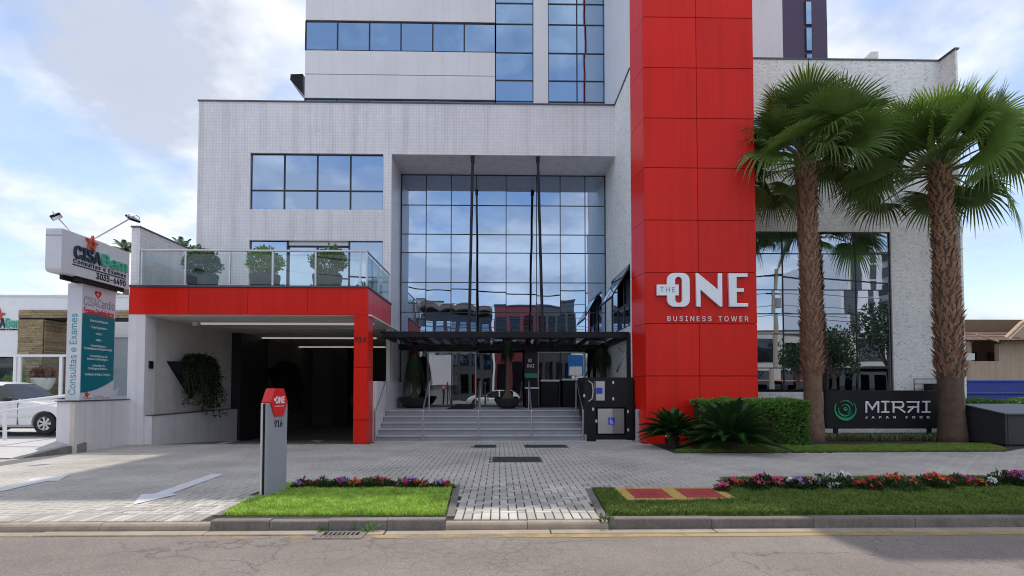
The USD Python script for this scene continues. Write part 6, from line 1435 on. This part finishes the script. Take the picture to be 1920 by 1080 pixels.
def wavy(t):
    x0, x1 = mirX(790, OY), mirX(925, OY); n = 4; w = (x1 - x0) / n
    for k in range(n):
        pts = [(x0 + w * (k + u), mirZ(588 - 4 * k * 0, OY) + .55 * math.sin(math.pi * (.15 + .7 * u)) + .3 * (n - k) * .3) for u in np.linspace(0, 1, 9)]
        part('curved_roof', polyXZ(pts + [(x, z - .45) for x, z in pts[::-1]], OY - 6, OY + .9 - .02 * k), M['brown_roof'], t)
block('glazed_shop', 'glazed block with wavy brown roofs across the street', mirX(775, OY), mirX(925, OY), mirZ(592, OY), OY - 8, OY, M['dark_grey'], 7, 3, gm='glass_wing', extra=wavy)
block('cream_house', 'cream rooftop block across the street', mirX(755, OY), mirX(812, OY), mirZ(541, OY), OY - 14, OY - 9, M['cream_wall'], 2, 3)
block('red_house', 'crimson rendered block across the street', mirX(930, OY), mirX(1007, OY), mirZ(574, OY), OY - 9, OY + .3, M['opp_red'], 3, 2)
block('white_block', 'pale rooftop tank house behind the crimson block', mirX(930, OY), mirX(985, OY), mirZ(553, OY), OY - 16, OY - 10, M['grey_wall'], 0, 0)
block('grey_block', 'slate grey block across the street', mirX(1007, OY), mirX(1078, OY), mirZ(569, OY), OY - 9, OY - .2, M['dark_grey'], 4, 2)
block('corner_house', 'long grey row across the street to the left', mirX(300, OY), mirX(745, OY), mirZ(600, OY), OY - 9, OY, M['grey_wall'], 14, 3)
wx = lambda px, Yb: mirX(px, Yb, YW); wz = lambda py, Yb: mirZ(py, Yb, YW)
TY = -30.0
def slits(t):
    a, b = wx(1596, TY), wx(1690, TY)
    part('grey_strip', boxm(a, wx(1613, TY), TY + .06, TY + .5, 0, wz(462, TY)), M['dark_grey'], t)
    for k in range(7):
        z = wz(690, TY) + k * (wz(468, TY) - wz(690, TY)) / 7
        w = part('window', boxm(wx(1637, TY), wx(1648, TY), TY + .002, TY + .05, z + .4, z + 2.2), M['dark_grey'], t)
        part('balcony', polyXZ([(wx(1660, TY), z + .5), (b, z + 1.1), (b, z + 2.3), (wx(1660, TY), z + 1.7)], TY + .02, TY + 1.2), M['dark_grey'] if k % 2 else M['frame'], t)
block('grey_white_tower', 'tall white and grey apartment tower across the street', wx(1590, TY), wx(1700, TY), wz(466, TY), TY - 15, TY, M['white_clean'], 0, 0, zb=2, extra=slits)
block('low_grey_house', 'low grey house across the street to the right', wx(1545, OY), wx(1700, OY), wz(690, OY), OY - 8, OY, M['cream_wall'], 5, 1)
block('tile_roof_cottage', 'cottage with orange tiled roof across the street', wx(1424, OY), wx(1505, OY), wz(725, OY) + .4, OY - 8, OY, M['cream_wall'], 3, 1, extra=lambda t: part('hip_roof', (np.array([(wx(1420, OY), OY + .4, 1.9), (wx(1510, OY), OY + .4, 1.9), (wx(1510, OY), OY - 8, 1.9), (wx(1420, OY), OY - 8, 1.9), (wx(1450, OY), OY - 4, 3.2), (wx(1480, OY), OY - 4, 3.2)]), np.array([(0, 1, 5), (0, 5, 4), (1, 2, 5), (2, 3, 4), (2, 4, 5), (3, 0, 4)])), pbr('orange_tile', (.33, .12, .07), .8, var=.3), t))
block('far_row', 'long pale row of houses far along the street', 22, 70, 6.5, OY - 9, OY, M['cream_wall'], 14, 2)
block('far_row', 'long grey row of houses far along the street to the left', -75, mirX(295, OY), 7.5, OY - 9, OY, M['grey_wall'], 16, 2)
# pole with crossarm and wires
pl = thing('utility_pole', 'concrete utility pole with crossarms and wires across the street', 'utility pole')
PY = -5.2; PX = wx(1456, PY); PH = wz(505, PY)
part('pole', tubem([(PX, PY, -.2), (PX, PY, PH)], [.20, .12], 10), M['gutter'], pl)
part('crossarm', MB().box(PX - .9, PX + .9, PY - .05, PY + .05, PH - .5, PH - .4).box(PX - .6, PX + .6, PY - .05, PY + .05, PH - 1.6, PH - 1.5), M['rubber'], pl)
part('transformer', lathe([(0, PH - 2.6), (.25, PH - 2.6), (.27, PH - 1.9), (0, PH - 1.85)], 14)[0] * 1 + 0 if False else (lathe([(.01, PH - 2.6), (.25, PH - 2.6), (.27, PH - 1.9), (.01, PH - 1.85)], 14)[0] + [PX + .35, PY, 0], lathe([(.01, 0), (.2, 0), (.2, 1), (.01, 1)], 14)[1]), M['grey_wall'], pl)
for dx, z in ((-.8, PH - .38), (0, PH - .38), (.8, PH - .38), (0, PH - 1.48), (.1, PH - 2.4), (0, PH - 3.0), (0, PH - 3.3)):
    P = [(x, PY + dx * .2, z - 0.9 * (1 - ((x - PX) % 34 / 17 - 1) ** 2)) for x in np.arange(PX - 34 * 1.5 + 17, PX + 34 * 1.5 + 17, 3.4)]
    part('wire', tubem(P, .022, 4), M['skin_dark'], pl)
# street trees, a parked car, a box van over there
def street_tree(label, x, y, h, rad, seed, n=2600):
    r = np.random.default_rng(seed); t = thing('street_tree', label, 'tree', (x, y, 0))
    tr = MB().tube([(0, 0, -.2), (.1, 0, h * .3), (.0, .1, h * .62)], [.22, .17, .10], 8); mb = MB()
    for k in range(7):
        a = k * .9 + r.random(); e = np.array([math.cos(a) * rad * .6, math.sin(a) * rad * .6, h * (.55 + .35 * r.random())]); tr.tube([(.05, 0, h * .35), tuple(e * [.5, .5, .8]), tuple(e)], [.10, .06, .02], 5)
        mb.add(clump(e, rad * .55, n // 8, .30, r, hollow=.2, seed=k))
    mb.add(clump((0, 0, h * .82), rad * .7, n // 6, .30, r, hollow=.2, seed=9))
    part('trunk', tr, M['trunk'], t); part('crown', mb, M['tree'], t, kind='stuff')
street_tree('dense street tree across the road, seen in the wing window', wx(1672, -7), -7.0, 8.0, 2.6, 91)
street_tree('round street tree across the road left of the tower', wx(1560, -7), -7.0, 5.6, 1.9, 92)
street_tree('small street tree across the road by the pole', wx(1500, -7), -7.0, 5.0, 1.5, 93, 1500)
make_car('white hatchback parked across the street', (mirX(925, -3.4), -3.4, ROAD_Z), 180)
vn = thing('box_kiosk', 'white square kiosk on the far pavement', 'kiosk')
a, b = mirX(802, -10), mirX(846, -10)
part('box', boxm(a, b, -12, -10, mirZ(725, -10), mirZ(667, -10)), M['white_clean'], vn); part('base', boxm(a + .2, b - .1, -11.8, -10.2, 0, mirZ(725, -10) - .002), M['grey_wall'], vn)
sb = thing('street_banner', 'blue and white advertising panel across the street', 'sign')
a, b = mirX(1070, -9), mirX(1097, -9)
part('panel', boxm(a, b, -9.1, -9.0, mirZ(700, -9), mirZ(660, -9)), pbr('banner_blue', (.03, .19, .55), .5), sb); part('white_band', boxm(a + .1, b - .1, -8.998, -8.99, mirZ(699, -9), mirZ(684, -9)), M['white_clean'], sb); part('post', boxm((a + b) / 2 - .06, (a + b) / 2 + .06, -9.09, -9.01, 0, mirZ(700, -9) - .003), M['alu'], sb)
